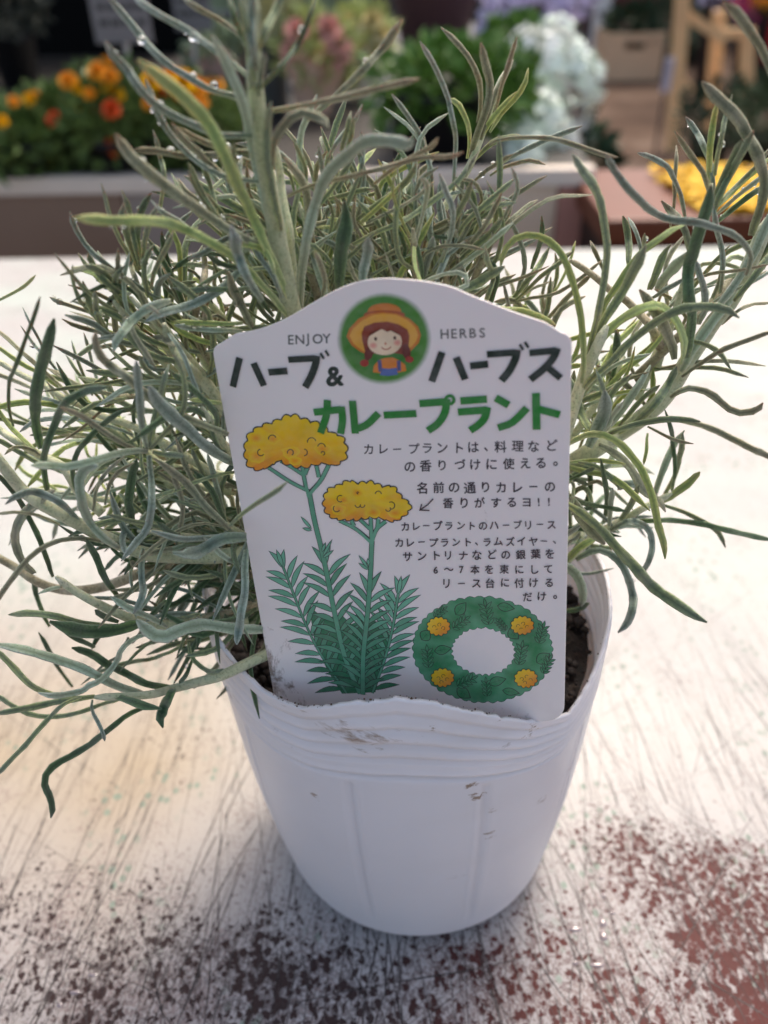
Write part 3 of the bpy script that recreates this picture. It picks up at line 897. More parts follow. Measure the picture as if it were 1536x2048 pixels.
P.poly(T8([(270, 640), (320, 540), (450, 425), (600, 350), (740, 330), (920, 345), (1080, 420), (1190, 520), (1230, 630), (1200, 720), (1110, 820), (1000, 860), (760, 760), (510, 870), (430, 830), (330, 750)]), [ST] * 16, center=T8([(760, 560)])[0], ccol=srgb(215, 150, 60))
P.poly(T8([(440, 600), (480, 510), (620, 455), (800, 440), (960, 480), (1080, 550), (1110, 640), (1090, 860), (1020, 900), (760, 860), (560, 900), (490, 860), (450, 700)]), HB, ccol=HB)
for x, y, tl in ((545, 880, .3), (1065, 860, -.2)): disc(x, y, 60, 110, HB2, tilt=tl)
disc(480, 1020, 62, 50, srgb(160, 50, 40)); disc(1110, 970, 58, 45, srgb(160, 50, 40))
P.poly(T8([(600, 1150), (610, 1060), (680, 980), (760, 950), (870, 940), (960, 980), (1050, 1040), (1065, 1130), (960, 1150), (700, 1160)]), srgb(215, 125, 40))
P.poly(T8([(700, 1190), (715, 1090), (820, 1100), (930, 1085), (950, 1180), (820, 1200)]), srgb(80, 105, 165))
for a in ([(690, 980), (705, 1140)], [(960, 985), (965, 1130)]): P.strip(T8(a), 50 * S(1, 6.982), srgb(85, 85, 130))
disc(765, 725, 240, 185, SK, tilt=-.05, ccol=srgb(250, 225, 190))
P.poly(T8([(520, 660), (560, 590), (640, 560), (720, 545), (800, 585), (870, 560), (940, 585), (990, 640), (985, 560), (900, 490), (760, 460), (600, 490), (530, 560)]), HB, center=T8([(760, 520)])[0], ccol=HB)
for x, y in ((605, 775), (940, 735)): disc(x, y, 55, 45, lerp(SK, srgb(230, 130, 120), .25), ccol=srgb(232, 140, 130))
disc(637, 682, 20, 26, srgb(70, 40, 35)); disc(905, 668, 20, 26, srgb(70, 40, 35)); disc(775, 748, 16, 20, srgb(215, 140, 110))
P.strip(T8([(720, 795), (745, 822), (785, 830), (825, 818), (850, 790)]), 14 * S(1, 6.982), srgb(175, 80, 60), 9)
P.obj('badge_picture', M_ink)
# ================================================================== GROUND AND WHAT STANDS BEHIND THE TABLE
t = NT('brown_stone_paving'); co = t.coord()
c = t.ramp(t.noise(co, 2.2, 6, .6), [(0.3, (0.06, 0.034, 0.022)), (0.55, (0.11, 0.07, 0.048)), (0.75, (0.20, 0.145, 0.11))])
t.bump(t.noise(co, 12, 5), .4, .01)
M_pave = t.done(c, .9, Specular_IOR_Level=.15)
def sheet(x0, x1, y0, y1, z): return [(x0, y0, z), (x1, y0, z), (x1, y1, z), (x0, y1, z)], [(0, 1, 2, 3)]
v, f = sheet(-60, 60, -60, 60, -0.72)
o = mesh_obj('ground', v, f, M_pave, None, False); o['kind'] = 'structure'

ZB = -0.013
YB = at_z(600, 347, ZB).y
def xat(px, y, py=345): return at_y(px, py, y).x
bench = empty('display_bench', (-0.3, YB + .4, -0.72), 'low display bench with pale edge and dark panel front, behind the table, carrying the flowers', 'bench')
XR = xat(1192, YB)
M_edge = plain('pale_bench_edge', (0.84, 0.72, 0.60), .5, .12, 14)
M_panel = plain('dark_bench_panel', (0.30, 0.20, 0.14), .5, .3, 6)
M_beige = plain('beige_bench_panel', (0.86, 0.68, 0.50), .5, .12, 6)
M_brick = plain('reddish_bench_panel', (0.60, 0.30, 0.24), .5, .2, 12)
v, f = box(-1.6, XR, YB, YB + .02, ZB - .020, ZB, .002); Geo().add(v, f).obj('front_edge', M_edge, bench, False)
v, f = box(-1.6, XR, YB + .0205, YB + 1.5, ZB - .020, ZB - .001, .002); Geo().add(v, f).obj('bench_top', plain('dark_wet_bench_top', (.03, .026, .022), .5, .4), bench, False)
xs = [-1.6, xat(250, YB, 430), xat(980, YB, 430), xat(1115, YB, 430), XR - .004]
for a, b, m in ((xs[0], xs[1], M_panel), (xs[1], xs[2], plain('grey_brown_bench_panel', (0.34, 0.29, 0.25), .5, .2, 8)), (xs[2], xs[3], M_beige), (xs[3], xs[4], M_brick)):
    v, f = box(a + .001, b - .001, YB + .006, YB + .03, -0.72, ZB - .0205, .002); Geo().add(v, f).obj('front_panel', m, bench, False)

M_green = plain('marigold_leaf', (0.13, 0.20, 0.05), .6, .5, 40)
M_green2 = plain('bright_herb_leaf', (0.11, 0.22, 0.035), .5, .5, 30)
M_dgreen = plain('dark_shrub_leaf', (0.030, 0.065, 0.028), .6, .5, 30)
M_black = plain('black_nursery_pot', (0.012, 0.012, 0.014), .45, .2)
M_orange = plain('orange_petals', (0.98, 0.34, 0.01), .6, .3, 60)
M_yel = plain('yellow_orange_petals', (1.0, 0.50, 0.01), .6, .2, 60, Specular_IOR_Level=.1)
M_red = plain('red_orange_petals', (0.70, 0.09, 0.01), .6, .3, 60)
def leaves(cen, rad, n, size, seed, asp=.42, shell=.35, up=.3):
    """many small bent leaves through the volume of an uneven mass"""
    r = random.Random(seed); G = Geo()
    for i in range(n):
        while True:
            p = Vector((r.uniform(-1, 1), r.uniform(-1, 1), r.uniform(-1, 1)))
            if shell < p.length < 1 + .28 * mnoise.noise(p * 2.2 + Vector((seed, 0, 0))): break
        d = (p.normalized() + Vector((r.gauss(0, .6), r.gauss(0, .6), r.gauss(up, .5)))).normalized()
        q = Vector((cen[0] + p.x * rad[0], cen[1] + p.y * rad[1], cen[2] + p.z * rad[2]))
        L = size * r.uniform(.6, 1.3); s = d.cross(Vector((r.gauss(0, 1), r.gauss(0, 1), r.gauss(0, 1)))).normalized() * L * asp
        nn = d.cross(s).normalized() * L * .15
        G.add([q, q + d * L * .5 + s * .5 + nn, q + d * L - nn, q + d * L * .5 - s * .5 + nn, q + d * L * .5 - nn * .5], [(0, 1, 4), (1, 2, 4), (2, 3, 4), (3, 0, 4)])
    return G
def ruffle(c, rad, seed, d=Vector((0, -.5, .8)), n=60):
    r = random.Random(seed); G = Geo(); d = d.normalized(); a = d.cross(Vector((1, 0, 0))).normalized(); b = d.cross(a)
    for i in range(n):
        k = i / n; ph = i * 2.39996; out = (a * math.cos(ph) + b * math.sin(ph))
        el = 1.25 * (1 - k); e = (out * math.cos(R(80) * k) + d * math.sin(R(80) * k)).normalized()
        w = out.cross(d) * rad * .28; p = Vector(c) + e * rad * .15; q = Vector(c) + e * rad * r.uniform(.8, 1.1)
        up_ = d * rad * .12
        G.add([p, (p + q) / 2 + w + up_, q + w * .7, q - w * .7, (p + q) / 2 - w + up_], [(0, 1, 2, 3, 4)])
    return G
def potv(x, y, z0, h, r0, r1): return lathe([(0.001, z0 + .001), (r0, z0), (r1, z0 + h), (r1 + .002, z0 + h), (r1 + .002, z0 + h + .006), (r1 - .003, z0 + h + .006), (r1 - .006, z0 + h - .012), (0.001, z0 + h - .012)], 28, x, y)

# marigolds: each plant with its pot, foliage and heads
MG = [ # px, py of middle of foliage, y, rx, rz, heads (px,py,colour,size)
    (35, 280, .90, .052, .036, [(5, 245, 1, 13), (28, 205, 0, 12), (62, 200, 1, 14)], 'marigold at the left edge of the bench, small and mostly leafy'),
    (120, 258, .93, .054, .044, [(110, 240, 2, 16), (95, 258, 1, 13), (168, 222, 1, 18), (138, 165, 0, 18), (72, 195, 0, 13), (150, 230, 0, 11), (162, 178, 1, 16), (90, 325, 1, 14)], 'marigold with yellow heads and one orange red head, second from the left on the bench'),
    (215, 240, .91, .050, .054, [(195, 145, 0, 18), (222, 155, 0, 17), (215, 125, 0, 12), (180, 190, 0, 12), (200, 172, 1, 18), (228, 195, 1, 23), (224, 222, 2, 19), (228, 295, 2, 20), (245, 315, 1, 21)], 'marigold with a cluster of big orange and red heads, beside the price card stick'),
    (325, 256, .93, .052, .048, [(305, 165, 1, 22), (345, 160, 0, 22), (322, 190, 2, 16), (300, 210, 0, 14), (360, 190, 0, 18)], 'marigold behind the right of the price card, three heads'),
    (415, 256, .91, .052, .048, [(368, 170, 1, 26), (395, 180, 0, 22), (430, 175, 0, 18), (400, 210, 0, 16)], 'marigold half hidden by the herb, near the pink paper bouquet')]
for i, (px, py, y, rx, rz, hd, lab) in enumerate(MG):
    c = at_y(px, py, y)
    e = empty('marigold_plant', (c.x, y, ZB), lab, 'marigold', 'marigolds on the bench')
    v, f = potv(c.x, y, ZB, max(.03, c.z - rz * .55 - ZB), .03, .042); Geo().add(v, f).obj('pot', M_black, e)
    leaves((c.x, y, c.z), (rx, .055, rz), 620, .020, 40 + i).obj('foliage', M_green, e, False)
    for j, (hx, hy, k, s) in enumerate(hd):
        p = at_y(hx, hy, y - .05 + .02 * (j % 3))
        ruffle(p, s * .80 / FPX * 1.25, 60 + j, Vector((0, -.75, .65))).obj('flower_head', (M_orange, M_yel, M_red)[k], e, False)

# price card on its stick
def card(px0, px1, py0, py1, y, stick_to, lab):
    a, b = at_y(px0, py1, y), at_y(px1, py0, y)
    e = empty('price_card', (a.x, y, a.z), lab, 'price card', 'price cards among the flowers')
    v, f = box(a.x, b.x, y, y + .002, a.z, b.z, .0006); Geo().add(v, f).obj('card', plain('grey_white_card', (.17, .16, .17), .5, .1), e, False)
    q = at_y(stick_to[0], stick_to[1], y + .004); mx = (a.x + b.x) / 2
    v, f = tube([(mx, y + .004, b.z - .01), (mx, y + .004, a.z), (q.x, y + .004, ZB + .002)], .0032); Geo().add(v, f).obj('stick', plain('pale_plastic_stick', (.50, .46, .45), .5), e)
    G = Geo(); r = random.Random(2); H = b.z - a.z; Wd = b.x - a.x
    for row in range(3):
        z = a.z + H * (.25 + .22 * row); x = a.x + Wd * .12
        while x < b.x - Wd * .2:
            w = Wd * r.uniform(.06, .16); v, f = sheet(0, 0, 0, 0, 0)
            G.add([(x, y - .0004, z), (x + w, y - .0004, z), (x + w, y - .0004, z + H * .09), (x, y - .0004, z + H * .09)], [(0, 1, 2, 3)]); x += w + Wd * .05
    G.obj('faded_print', plain('grey_print', (.03, .03, .03), .6), e, False)
card(193, 285, -60, 88, .93, (268, 300), 'grey white price card on a stick above the orange marigolds')
card(352, 412, -60, 62, 1.12, (392, 300), 'small price card on a pale stick left of the pink paper bouquet')

# dark cabinet behind the marigolds; its near-black colour carries the unlit shop interior
cab = empty('dark_cabinet', (-1.2, 1.95, -0.72), 'tall near-black cabinet standing behind the marigolds at the left', 'cabinet')
M_cab = plain('near_black_panel', (.003, .003, .003), .8, .3, 4, Specular_IOR_Level=.1)
xc = xat(395, 1.9, 100)
v, f = box(-2.6, xc, 1.9, 2.3, -.72, .55, .004); Geo().add(v, f).obj('carcass', M_cab, cab, False)
for k in range(4):
    w = (xc + 2.6) / 4; v, f = box(-2.6 + k * w + .006, -2.6 + (k + 1) * w - .006, 1.878, 1.8995, -.70, .54, .003); Geo().add(v, f).obj('door_panel', M_cab, cab, False)
c = at_y(5, 10, 1.5); e = empty('trailing_plant', (c.x, 1.5, c.z - .1), 'grey green bushy plant at the top left corner, in front of the dark cabinet', 'plant')
leaves((c.x, 1.5, c.z), (.06, .06, .055), 300, .03, 3).obj('foliage', plain('grey_green_leaf', (.05, .055, .04), .7, .4), e, False)
v, f = potv(c.x, 1.5, ZB, max(.04, c.z - .05 - ZB), .03, .04); Geo().add(v, f).obj('pot', M_black, e)

# wrapped bouquets and stems in buckets, centre
def bouquet(px, py0, py1, wpx, y, mw, mf, lab, seed, fcol=None, zb=ZB, spread=1.0, nl=260):
    top_, bot = at_y(px, py0, y), at_y(px, py1, y); w = wpx / FPX * (y + .3) * .5
    e = empty('wrapped_bouquet', (bot.x, y, zb), lab, 'bouquet')
    r = random.Random(seed); seg = 40; V, F = [], []; rows = 9; z0 = zb + .002
    for i in range(rows):
        k = i / (rows - 1); rr = w * (.42 + .58 * k ** 1.3)
        for s in range(seg):
            a = 2 * math.pi * s / seg; q = rr * (1 + .12 * k * math.sin(a * 7 + seed) + .05 * math.sin(a * 17))
            V.append((bot.x + (top_.x - bot.x) * k + q * math.cos(a), y + q * math.sin(a), z0 + (top_.z - z0) * .82 * k + .012 * k * math.sin(a * 5 + seed)))
    for i in range(rows - 1):
        for s in range(seg): s2 = (s + 1) % seg; F.append((i * seg + s, i * seg + s2, (i + 1) * seg + s2, (i + 1) * seg + s))
    Geo().add(V, F).obj('paper_wrap', mw, e)
    leaves((top_.x, y, top_.z - w * .3), (w * spread, w * .8, w * .8), nl, w * .5, seed).obj('foliage', mf, e, False)
    if fcol:
        for j in range(6):
            a = j * 2.4; p = Vector((top_.x + w * .6 * math.cos(a), y - w * .5, top_.z + w * .5 * math.sin(a) - w * .2))
            ruffle(p, w * .38, seed + j, Vector((0, -.8, .6)), 40).obj('flower_head', fcol, e, False)
    return e
M_pinkp = plain('dusty_pink_paper', (.62, .38, .34), .6, .2); M_peach = plain('peach_paper', (.80, .52, .38), .55, .2); M_cream = plain('cream_paper', (.82, .74, .58), .5, .2)
M_yg = plain('yellow_green_leaf', (.48, .52, .2), .5, .4); M_gg = plain('grey_olive_leaf', (.24, .30, .19), .6, .4)
M_clear = plain('pale_blue_film', (.55, .60, .66), .2, .2)
bouquet(448, 95, 300, 105, 1.25, M_pinkp, M_gg, 'bouquet in dusty pink paper beside the price card stick', 11)
bouquet(632, 75, 300, 120, 1.20, M_peach, M_yg, 'bouquet in peach paper between the green stalks and the cream one', 12, plain('salmon_petals', (.72, .36, .30), .6, .3))
bouquet(722, 55, 300, 100, 1.32, M_cream, M_yg, 'bouquet in cream paper left of the bright green herb', 13, plain('butter_petals', (.75, .62, .28), .6, .3))
bouquet(790, 215, 330, 75, 1.05, M_clear, M_gg, 'small bouquet in pale blue film low in front of the bright green herb', 14, plain('white_petals', (.72, .74, .75), .5, .1), nl=80)
# tall stalks in a bucket
def stalks(px, py0, py1, wpx, y, n, mat, lab, seed, wid=.011):
    t_, b_ = at_y(px, py0, y), at_y(px, py1, y); w = wpx / FPX * (y + .3) * .5
    e = empty('bucket_of_stems', (b_.x, y, ZB), lab, 'bucket of stems'); r = random.Random(seed)
    v, f = potv(b_.x, y, ZB, .10, w * .5, w * .62); Geo().add(v, f).obj('bucket', plain('grey_metal_bucket', (.20, .21, .22), .35, .2, 8), e)
    for i in range(n):
        x0 = b_.x + r.uniform(-.35, .35) * w; x1 = t_.x + r.uniform(-1, 1) * w; yy = y + r.uniform(-.4, .4) * w
        c = spline([(x0, yy, ZB + .05), ((x0 + x1) / 2 + r.gauss(0, .006), yy, (ZB + t_.z) / 2), (x1, yy - .01, t_.z + r.uniform(-.02, .05))], 9)
        V, F = [], []
        for j, p in enumerate(c):
            k = j / 8; ww = wid * (.5 + 1.1 * math.sin(math.pi * min(1, k * .9 + .1))) * .6
            V += [(p[0] - ww, p[1], p[2]), (p[0], p[1] + ww * .4, p[2]), (p[0] + ww, p[1], p[2])]
        for j in range(8): b = j * 3; F += [(b, b + 1, b + 4, b + 3), (b + 1, b + 2, b + 5, b + 4)]
        Geo().add(V, F).obj('leaf_blade', mat, e)
stalks(550, -20, 300, 110, 1.22, 12, plain('pale_yellow_blade', (.42, .40, .20), .5, .3), 'bucket of broad yellow green blades behind the middle of the herb', 5)
stalks(650, -60, 300, 200, 1.5, 26, M_gg, 'wide bucket of grey green foliage stems behind the paper bouquets', 6)
stalks(500, -60, 300, 150, 1.6, 18, M_gg, 'bucket of olive foliage stems behind the pink bouquet', 7)
# bright green herb in black pot
YH = .97
c = at_y(905, 178, YH); e = empty('leafy_herb', (c.x, YH, ZB), 'bright green bushy herb in a black pot right of the bouquets', 'potted herb')
v, f = potv(at_y(875, 300, YH).x, YH, ZB, .065, .054, .062); Geo().add(v, f).obj('pot', M_black, e)
leaves((c.x, YH, c.z), (.100, .08, .052), 1000, .019, 21, .8, .35).obj('foliage', M_green2, e, False)
v, f = tube([(c.x, YH, ZB + .06), (c.x, YH, c.z)], .006); Geo().add(v, f).obj('stem', M_dgreen, e)
c = at_y(1025, 95, 1.3); e = empty('leafy_herb', (c.x, 1.3, ZB), 'smaller bright green herb behind, between the first herb and the white blossoms', 'potted herb')
leaves((c.x, 1.3, c.z), (.042, .04, .04), 300, .02, 22, .8, .2).obj('foliage', M_green2, e, False)
v, f = potv(c.x, 1.3, ZB, max(.05, c.z - .05 - ZB), .04, .05); Geo().add(v, f).obj('pot', M_black, e)
# mauve bucket
c = at_y(868, 55, 1.75); e = empty('mauve_bucket', (c.x, 1.75, ZB), 'dull mauve bucket above and behind the bright green herb', 'bucket')
v, f = potv(c.x, 1.75, ZB, at_y(868, -20, 1.75).z - ZB, .06, .085); Geo().add(v, f).obj('bucket_wall', plain('dull_mauve_plastic', (.20, .11, .13), .5, .2, 5), e)
# white hydrangea heads
M_hyd = plain('white_green_florets', (.88, .90, .86), .5, .08, 20); M_hyd2 = plain('pale_mint_florets', (.78, .88, .80), .5, .12, 20)
hy = [(1085, 130, 1.15, 60), (1138, 165, 1.1, 56), (1040, 200, 1.2, 50), (1075, 255, 1.0, 62), (1010, 275, 1.05, 40), (1110, 95, 1.3, 45), (1140, 240, 1.15, 40), (1050, 310, .92, 38), (960, 240, 1.1, 34), (1010, 190, 1.25, 36), (1120, 290, 1.0, 34)]
e0 = empty('white_hydrangea', (at_y(1090, 300, 1.15).x, 1.15, ZB), 'potted white hydrangea with big pale mint heads right of the bright green herb', 'hydrangea')
v, f = potv(at_y(1085, 300, 1.15).x, 1.15, ZB, .05, .05, .065); Geo().add(v, f).obj('pot', plain('white_flower_pot', (.6, .6, .62), .4, .1), e0)
for j, (px, py, y, s) in enumerate(hy):
    c = at_y(px, py, y); rr = s / FPX * (y + .28); G = Geo(); r = random.Random(70 + j)
    for i in range(130):
        z = r.uniform(-.6, 1); a = r.uniform(0, 6.283); q = math.sqrt(1 - z * z); n_ = Vector((q * math.cos(a), q * math.sin(a), z))
        p = Vector(c) + n_ * rr * r.uniform(.55, 1.12); u = n_.cross(Vector((.3, .2, 1))).normalized(); w_ = n_.cross(u); s_ = rr * .22
        for k in range(4):
            d1 = (u * math.cos(k * 1.571 + a) + w_ * math.sin(k * 1.571 + a)); d2 = n_.cross(d1)
            G.add([p, p + d1 * s_ * .6 + d2 * s_ * .45, p + d1 * s_ + n_ * s_ * .2, p + d1 * s_ * .6 - d2 * s_ * .45], [(0, 1, 2, 3)])
    G.obj('flower_head', M_hyd if j % 2 == 0 else M_hyd2, e0, False)
leaves((at_y(1085, 290, 1.2).x, 1.2, at_y(1085, 290, 1.2).z), (.10, .08, .05), 160, .045, 31, .6).obj('foliage', M_dgreen, e0, False)
# lilac blossoms
M_lil = plain('lilac_petals', (.66, .60, .88), .6, .35, 20)
for j, (px, py, y, s, lab) in enumerate([(1060, 30, 1.7, 66, 'mass of lilac blue blossoms above the white hydrangea'), (1150, -12, 2.6, 30, 'smaller lilac blossoms left of the pale board, at the top edge')]):
    c = at_y(px, py, y); rr = s / FPX * (y + .3)
    e = empty('lilac_bouquet', (c.x, y, -.72), lab, 'bouquet', 'lilac flowers at the back')
    leaves(c, (rr * 1.2, rr * .8, rr), 420, rr * .3, 80 + j, .9).obj('flower_mass', M_lil, e, False)
    v, f = potv(c.x, y, -.72, c.z - rr * .6 + .72, rr * .4, rr * .6); Geo().add(v, f).obj('bucket', plain('dark_grey_bucket', (.05, .05, .055), .4), e)
    leaves((c.x, y, c.z - rr * .5), (rr * 1.1, rr * .8, rr * .6), 120, rr * .35, 90 + j).obj('foliage', M_dgreen, e, False)
# the tray of yellow flowers at the right, nearer than the bench
YT = at_z(1350, 440, -.03).y
tl, tr = at_y(1212, 440, YT), at_y(1720, 440, YT)
zt = tl.z; yb_ = at_z(1350, 335, zt).y
tray = empty('flower_tray', (tl.x + .1, YT, -.72), 'glossy red brown tray spread with yellow blossoms, beyond the table at the right', 'tray')
M_tray = plain('glossy_red_brown_wood', (.16, .042, .016), .5, .25, 8)
v, f = box(tl.x, tr.x, YT, yb_, zt - .028, zt, .004); Geo().add(v, f).obj('tray_board', M_tray, tray, False)
v, f = box(tl.x + .01, tr.x - .01, YT + .02, yb_, -.72, zt - .0285, .004); Geo().add(v, f).obj('dark_base', plain('black_brown_base', (.018, .010, .008), .5), tray, False)
G = Geo(); r = random.Random(8)
p0, p1, p2, p3 = at_z(1290, 342, zt), at_z(1700, 345, zt), at_z(1700, 430, zt), at_z(1400, 428, zt)
for i in range(2300):
    a, b = r.random(), r.random(); q = (p0 * (1 - a) + p1 * a) * (1 - b) + (p3 * (1 - a) + p2 * a) * b
    if r.random() < (1 - a) * .5: continue
    n_ = Vector((r.gauss(0, .25), r.gauss(0, .25), 1)).normalized(); u = n_.cross(Vector((r.gauss(0, 1), r.gauss(0, 1), .1))).normalized(); w_ = n_.cross(u); s_ = r.uniform(.005, .010)
    q = q + Vector((0, 0, r.uniform(.002, .010)))
    G.add([q + u * s_, q + w_ * s_ * .7, q - u * s_, q - w_ * s_ * .7], [(0, 1, 2, 3)])
o = G.obj('yellow_petals', plain('golden_yellow_petals', (.92, .52, .01), .7, .2, 40), tray, False); o['kind'] = 'stuff'
# crate far back, open topped, with slats and hand hole
cr0, cr1 = at_z(1203, 158, -.70), at_z(1322, 158, -.70); yc = cr0.y
ztop = at_y(1260, 66, yc).z
crate = empty('storage_crate', ((cr0.x + cr1.x) / 2, yc + .15, -.72), 'beige plastic crate with a dark hand hole standing on the paving far behind', 'crate')
M_crate = plain('beige_crate_plastic', (.75, .52, .32), .5, .15, 6)
H_ = ztop + .715; hx = (cr0.x + cr1.x) / 2; Wc = cr1.x - cr0.x
hw, hz0, hz1 = Wc * .17, -.715 + H_ * .66, -.715 + H_ * .80
fb = Geo()
for a in ((cr0.x, cr1.x, -.715, hz0), (cr0.x, cr1.x, hz1, ztop), (cr0.x, hx - hw, hz0, hz1), (hx + hw, cr1.x, hz0, hz1)):
    v, f = box(a[0], a[1], yc, yc + .012, a[2], a[3], .001); fb.add(v, f)
fb.obj('front_panel', M_crate, crate, False)
for x in (cr0.x, cr1.x - .012): v, f = box(x, x + .012, yc + .0125, yc + .3, -.715, ztop, .002); Geo().add(v, f).obj('side_panel', M_crate, crate, False)
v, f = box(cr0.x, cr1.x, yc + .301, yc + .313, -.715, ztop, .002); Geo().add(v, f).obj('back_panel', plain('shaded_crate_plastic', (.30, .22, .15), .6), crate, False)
v, f = box(cr0.x + .013, cr1.x - .013, yc + .0125, yc + .3, -.714, -.70, .001); Geo().add(v, f).obj('crate_floor', M_crate, crate, False)
v, f = box(cr0.x - .02, cr1.x + .02, yc - .03, yc + .32, -.7195, -.716, .001); 
leaves((hx, yc + .15, ztop + .03), (Wc * .45, .12, .10), 180, .08, 51, .6).obj('contents', M_dgreen, crate, False)
# pale post
q0, q1 = at_z(1193, 128, -.71), at_y(1195, 40, at_z(1193, 128, -.71).y)
post = empty('pale_post', (q0.x, q0.y, -.72), 'bright white upright board left of the beige crate', 'board')
wp = 15 / FPX * 6.5
v, f = box(q0.x - wp, q0.x + wp, q0.y, q0.y + .03, -.72, q1.z + .25, .004); Geo().add(v, f).obj('board', plain('white_paint', (.92, .92, .88), .5, .02), post, False)
# low dark wall closing the far end
wl = empty('shop_wall', (0, 7.6, -.72), 'dark far wall closing the view behind the crate', 'wall')
v, f = box(-3, 6, 7.6, 7.8, -.72, .6, .01); Geo().add(v, f).obj('wall_face', plain('dark_olive_wall', (.06, .055, .05), .7, .4, 2), wl, False)
for j, (px, py, y, s, m, nm, lab) in enumerate([
    (1120, 40, 4.6, 50, plain('plum_leaf', (.09, .035, .05), .6, .4), 'shrub', 'plum dark shrub left of the pale board'),
    (1285, 30, 6.6, 70, plain('maroon_leaf', (.16, .03, .04), .6, .5), 'shrub', 'maroon leaved shrub above the beige crate'),
    (1345, 50, 6.0, 55, M_dgreen, 'shrub', 'dark green shrub left of the wooden stand'),
    (1432, 235, 2.5, 66, M_dgreen, 'shrub', 'dark green pot plant in front of the wooden stand'),
    (1525, 225, 2.2, 66, plain('mid_green_leaf', (.06, .10, .035), .6, .5), 'shrub', 'green pot plant at the right edge below the magenta flowers'),
    (1400, 20, 6.6, 60, M_dgreen, 'shrub', 'dark green shrub behind the wooden stand')]):
    c = at_y(px, py, y); rr = s / FPX * (y + .3)
    e = empty(nm, (c.x, y, -.72), lab, 'shrub', 'shrubs at the back')
    leaves(c, (rr, rr, rr * .9), 700, rr * .22, 100 + j, .5, .15).obj('foliage', m, e, False)
    v, f = potv(c.x, y, -.72, max(.06, c.z - rr * .6 + .72), rr * .4, rr * .5); Geo().add(v, f).obj('pot', M_black, e)
# wooden folding stand
M_wood = plain('orange_brown_wood', (.95, .56, .27), .45, .2, 8)
yw = 4.0
stand = empty('wooden_stand', (at_y(1420, 150, yw).x, yw, -.72), 'orange brown wooden folding stand at the upper right', 'stand')
def beam(a, b, w, d, name, m=M_wood):
    a, b = Vector(a), Vector(b); t_ = (b - a).normalized(); s = t_.cross(Vector((0, 1, 0))).normalized() * w; n_ = Vector((0, d, 0))
    V = [p + s * i + n_ * j for p in (a, b) for i, j in ((-1, -1), (1, -1), (1, 1), (-1, 1))]
    Geo().add(V, [(0, 1, 2, 3), (7, 6, 5, 4), (0, 4, 5, 1), (1, 5, 6, 2), (2, 6, 7, 3), (3, 7, 4, 0)]).obj(name, m, stand, False)
wl_ = .030
def leg(p, q, y): 
    a, b = at_y(*p, y), at_y(*q, y); d = (b - a); k = (-.72 - b.z) / d.z if d.z else 0
    beam(a, b + d * k if d.z < -1e-4 else b, wl_, .015, 'leg')
leg((1368, -40), (1353, 170), yw); leg((1440, 20), (1425, 170), yw + .3); leg((1495, 60), (1492, 180), yw + .1)
beam(at_y(1375, 30, yw + .02), at_y(1450, 80, yw + .02), .020, .012, 'rail'); beam(at_y(1440, 68, yw + .1), at_y(1500, 66, yw + .1), .020, .012, 'rail'); beam(at_y(1352, 150, yw), at_y(1385, 180, yw), .018, .012, 'rail')
# white stick plant marker next to crate
a, b = at_y(1342, 115, 3.6), at_z(1335, 185, -.71)
st_ = empty('white_marker', (b.x, 3.6, -.72), 'pale lilac white stake between the crate and the wooden stand', 'stake')
v, f = box(a.x - .018, a.x + .018, 3.6, 3.61, at_y(1335, 185, 3.6).z, a.z, .002); Geo().add(v, f).obj('stake_board', plain('lilac_white', (.55, .50, .56), .5), st_, False)
v, f = box(a.x - .006, a.x + .006, 3.603, 3.607, -.72, at_y(1335, 185, 3.6).z, .001); Geo().add(v, f).obj('stake_foot', M_black, st_, False)
# magenta and red flowers top right
for j, (px, py, y, s, m, lab) in enumerate([(1512, 12, 5.0, 34, plain('magenta_petals', (.50, .05, .18), .6, .5), 'magenta flowers at the top right corner, left of the red ones'),
                                            (1545, 92, 5.0, 34, plain('red_petals', (.60, .03, .05), .6, .5), 'red flowers at the right edge under the magenta ones'),
                                            (1440, -26, 5.2, 30, plain('white_lilac_petals', (.66, .60, .75), .6, .2), 'white and lilac flowers at the top edge above the wooden stand'),
                                            (1536, -2, 4.9, 22, M_yel, 'yellow flowers in the top right corner')]):
    c = at_y(px, py, y); rr = s / FPX * (y + .3)
    e = empty('flower_bunch', (c.x, y, -.72), lab, 'flowers', 'cut flowers at the upper right')
    leaves(c, (rr, rr, rr), 300, rr * .35, 140 + j, .8, .2).obj('flower_mass', m, e, False)
    v, f = potv(c.x, y, -.72, c.z - rr * .5 + .72, rr * .4, rr * .7); Geo().add(v, f).obj('bucket', plain('dark_bucket', (.03, .03, .04), .4), e)
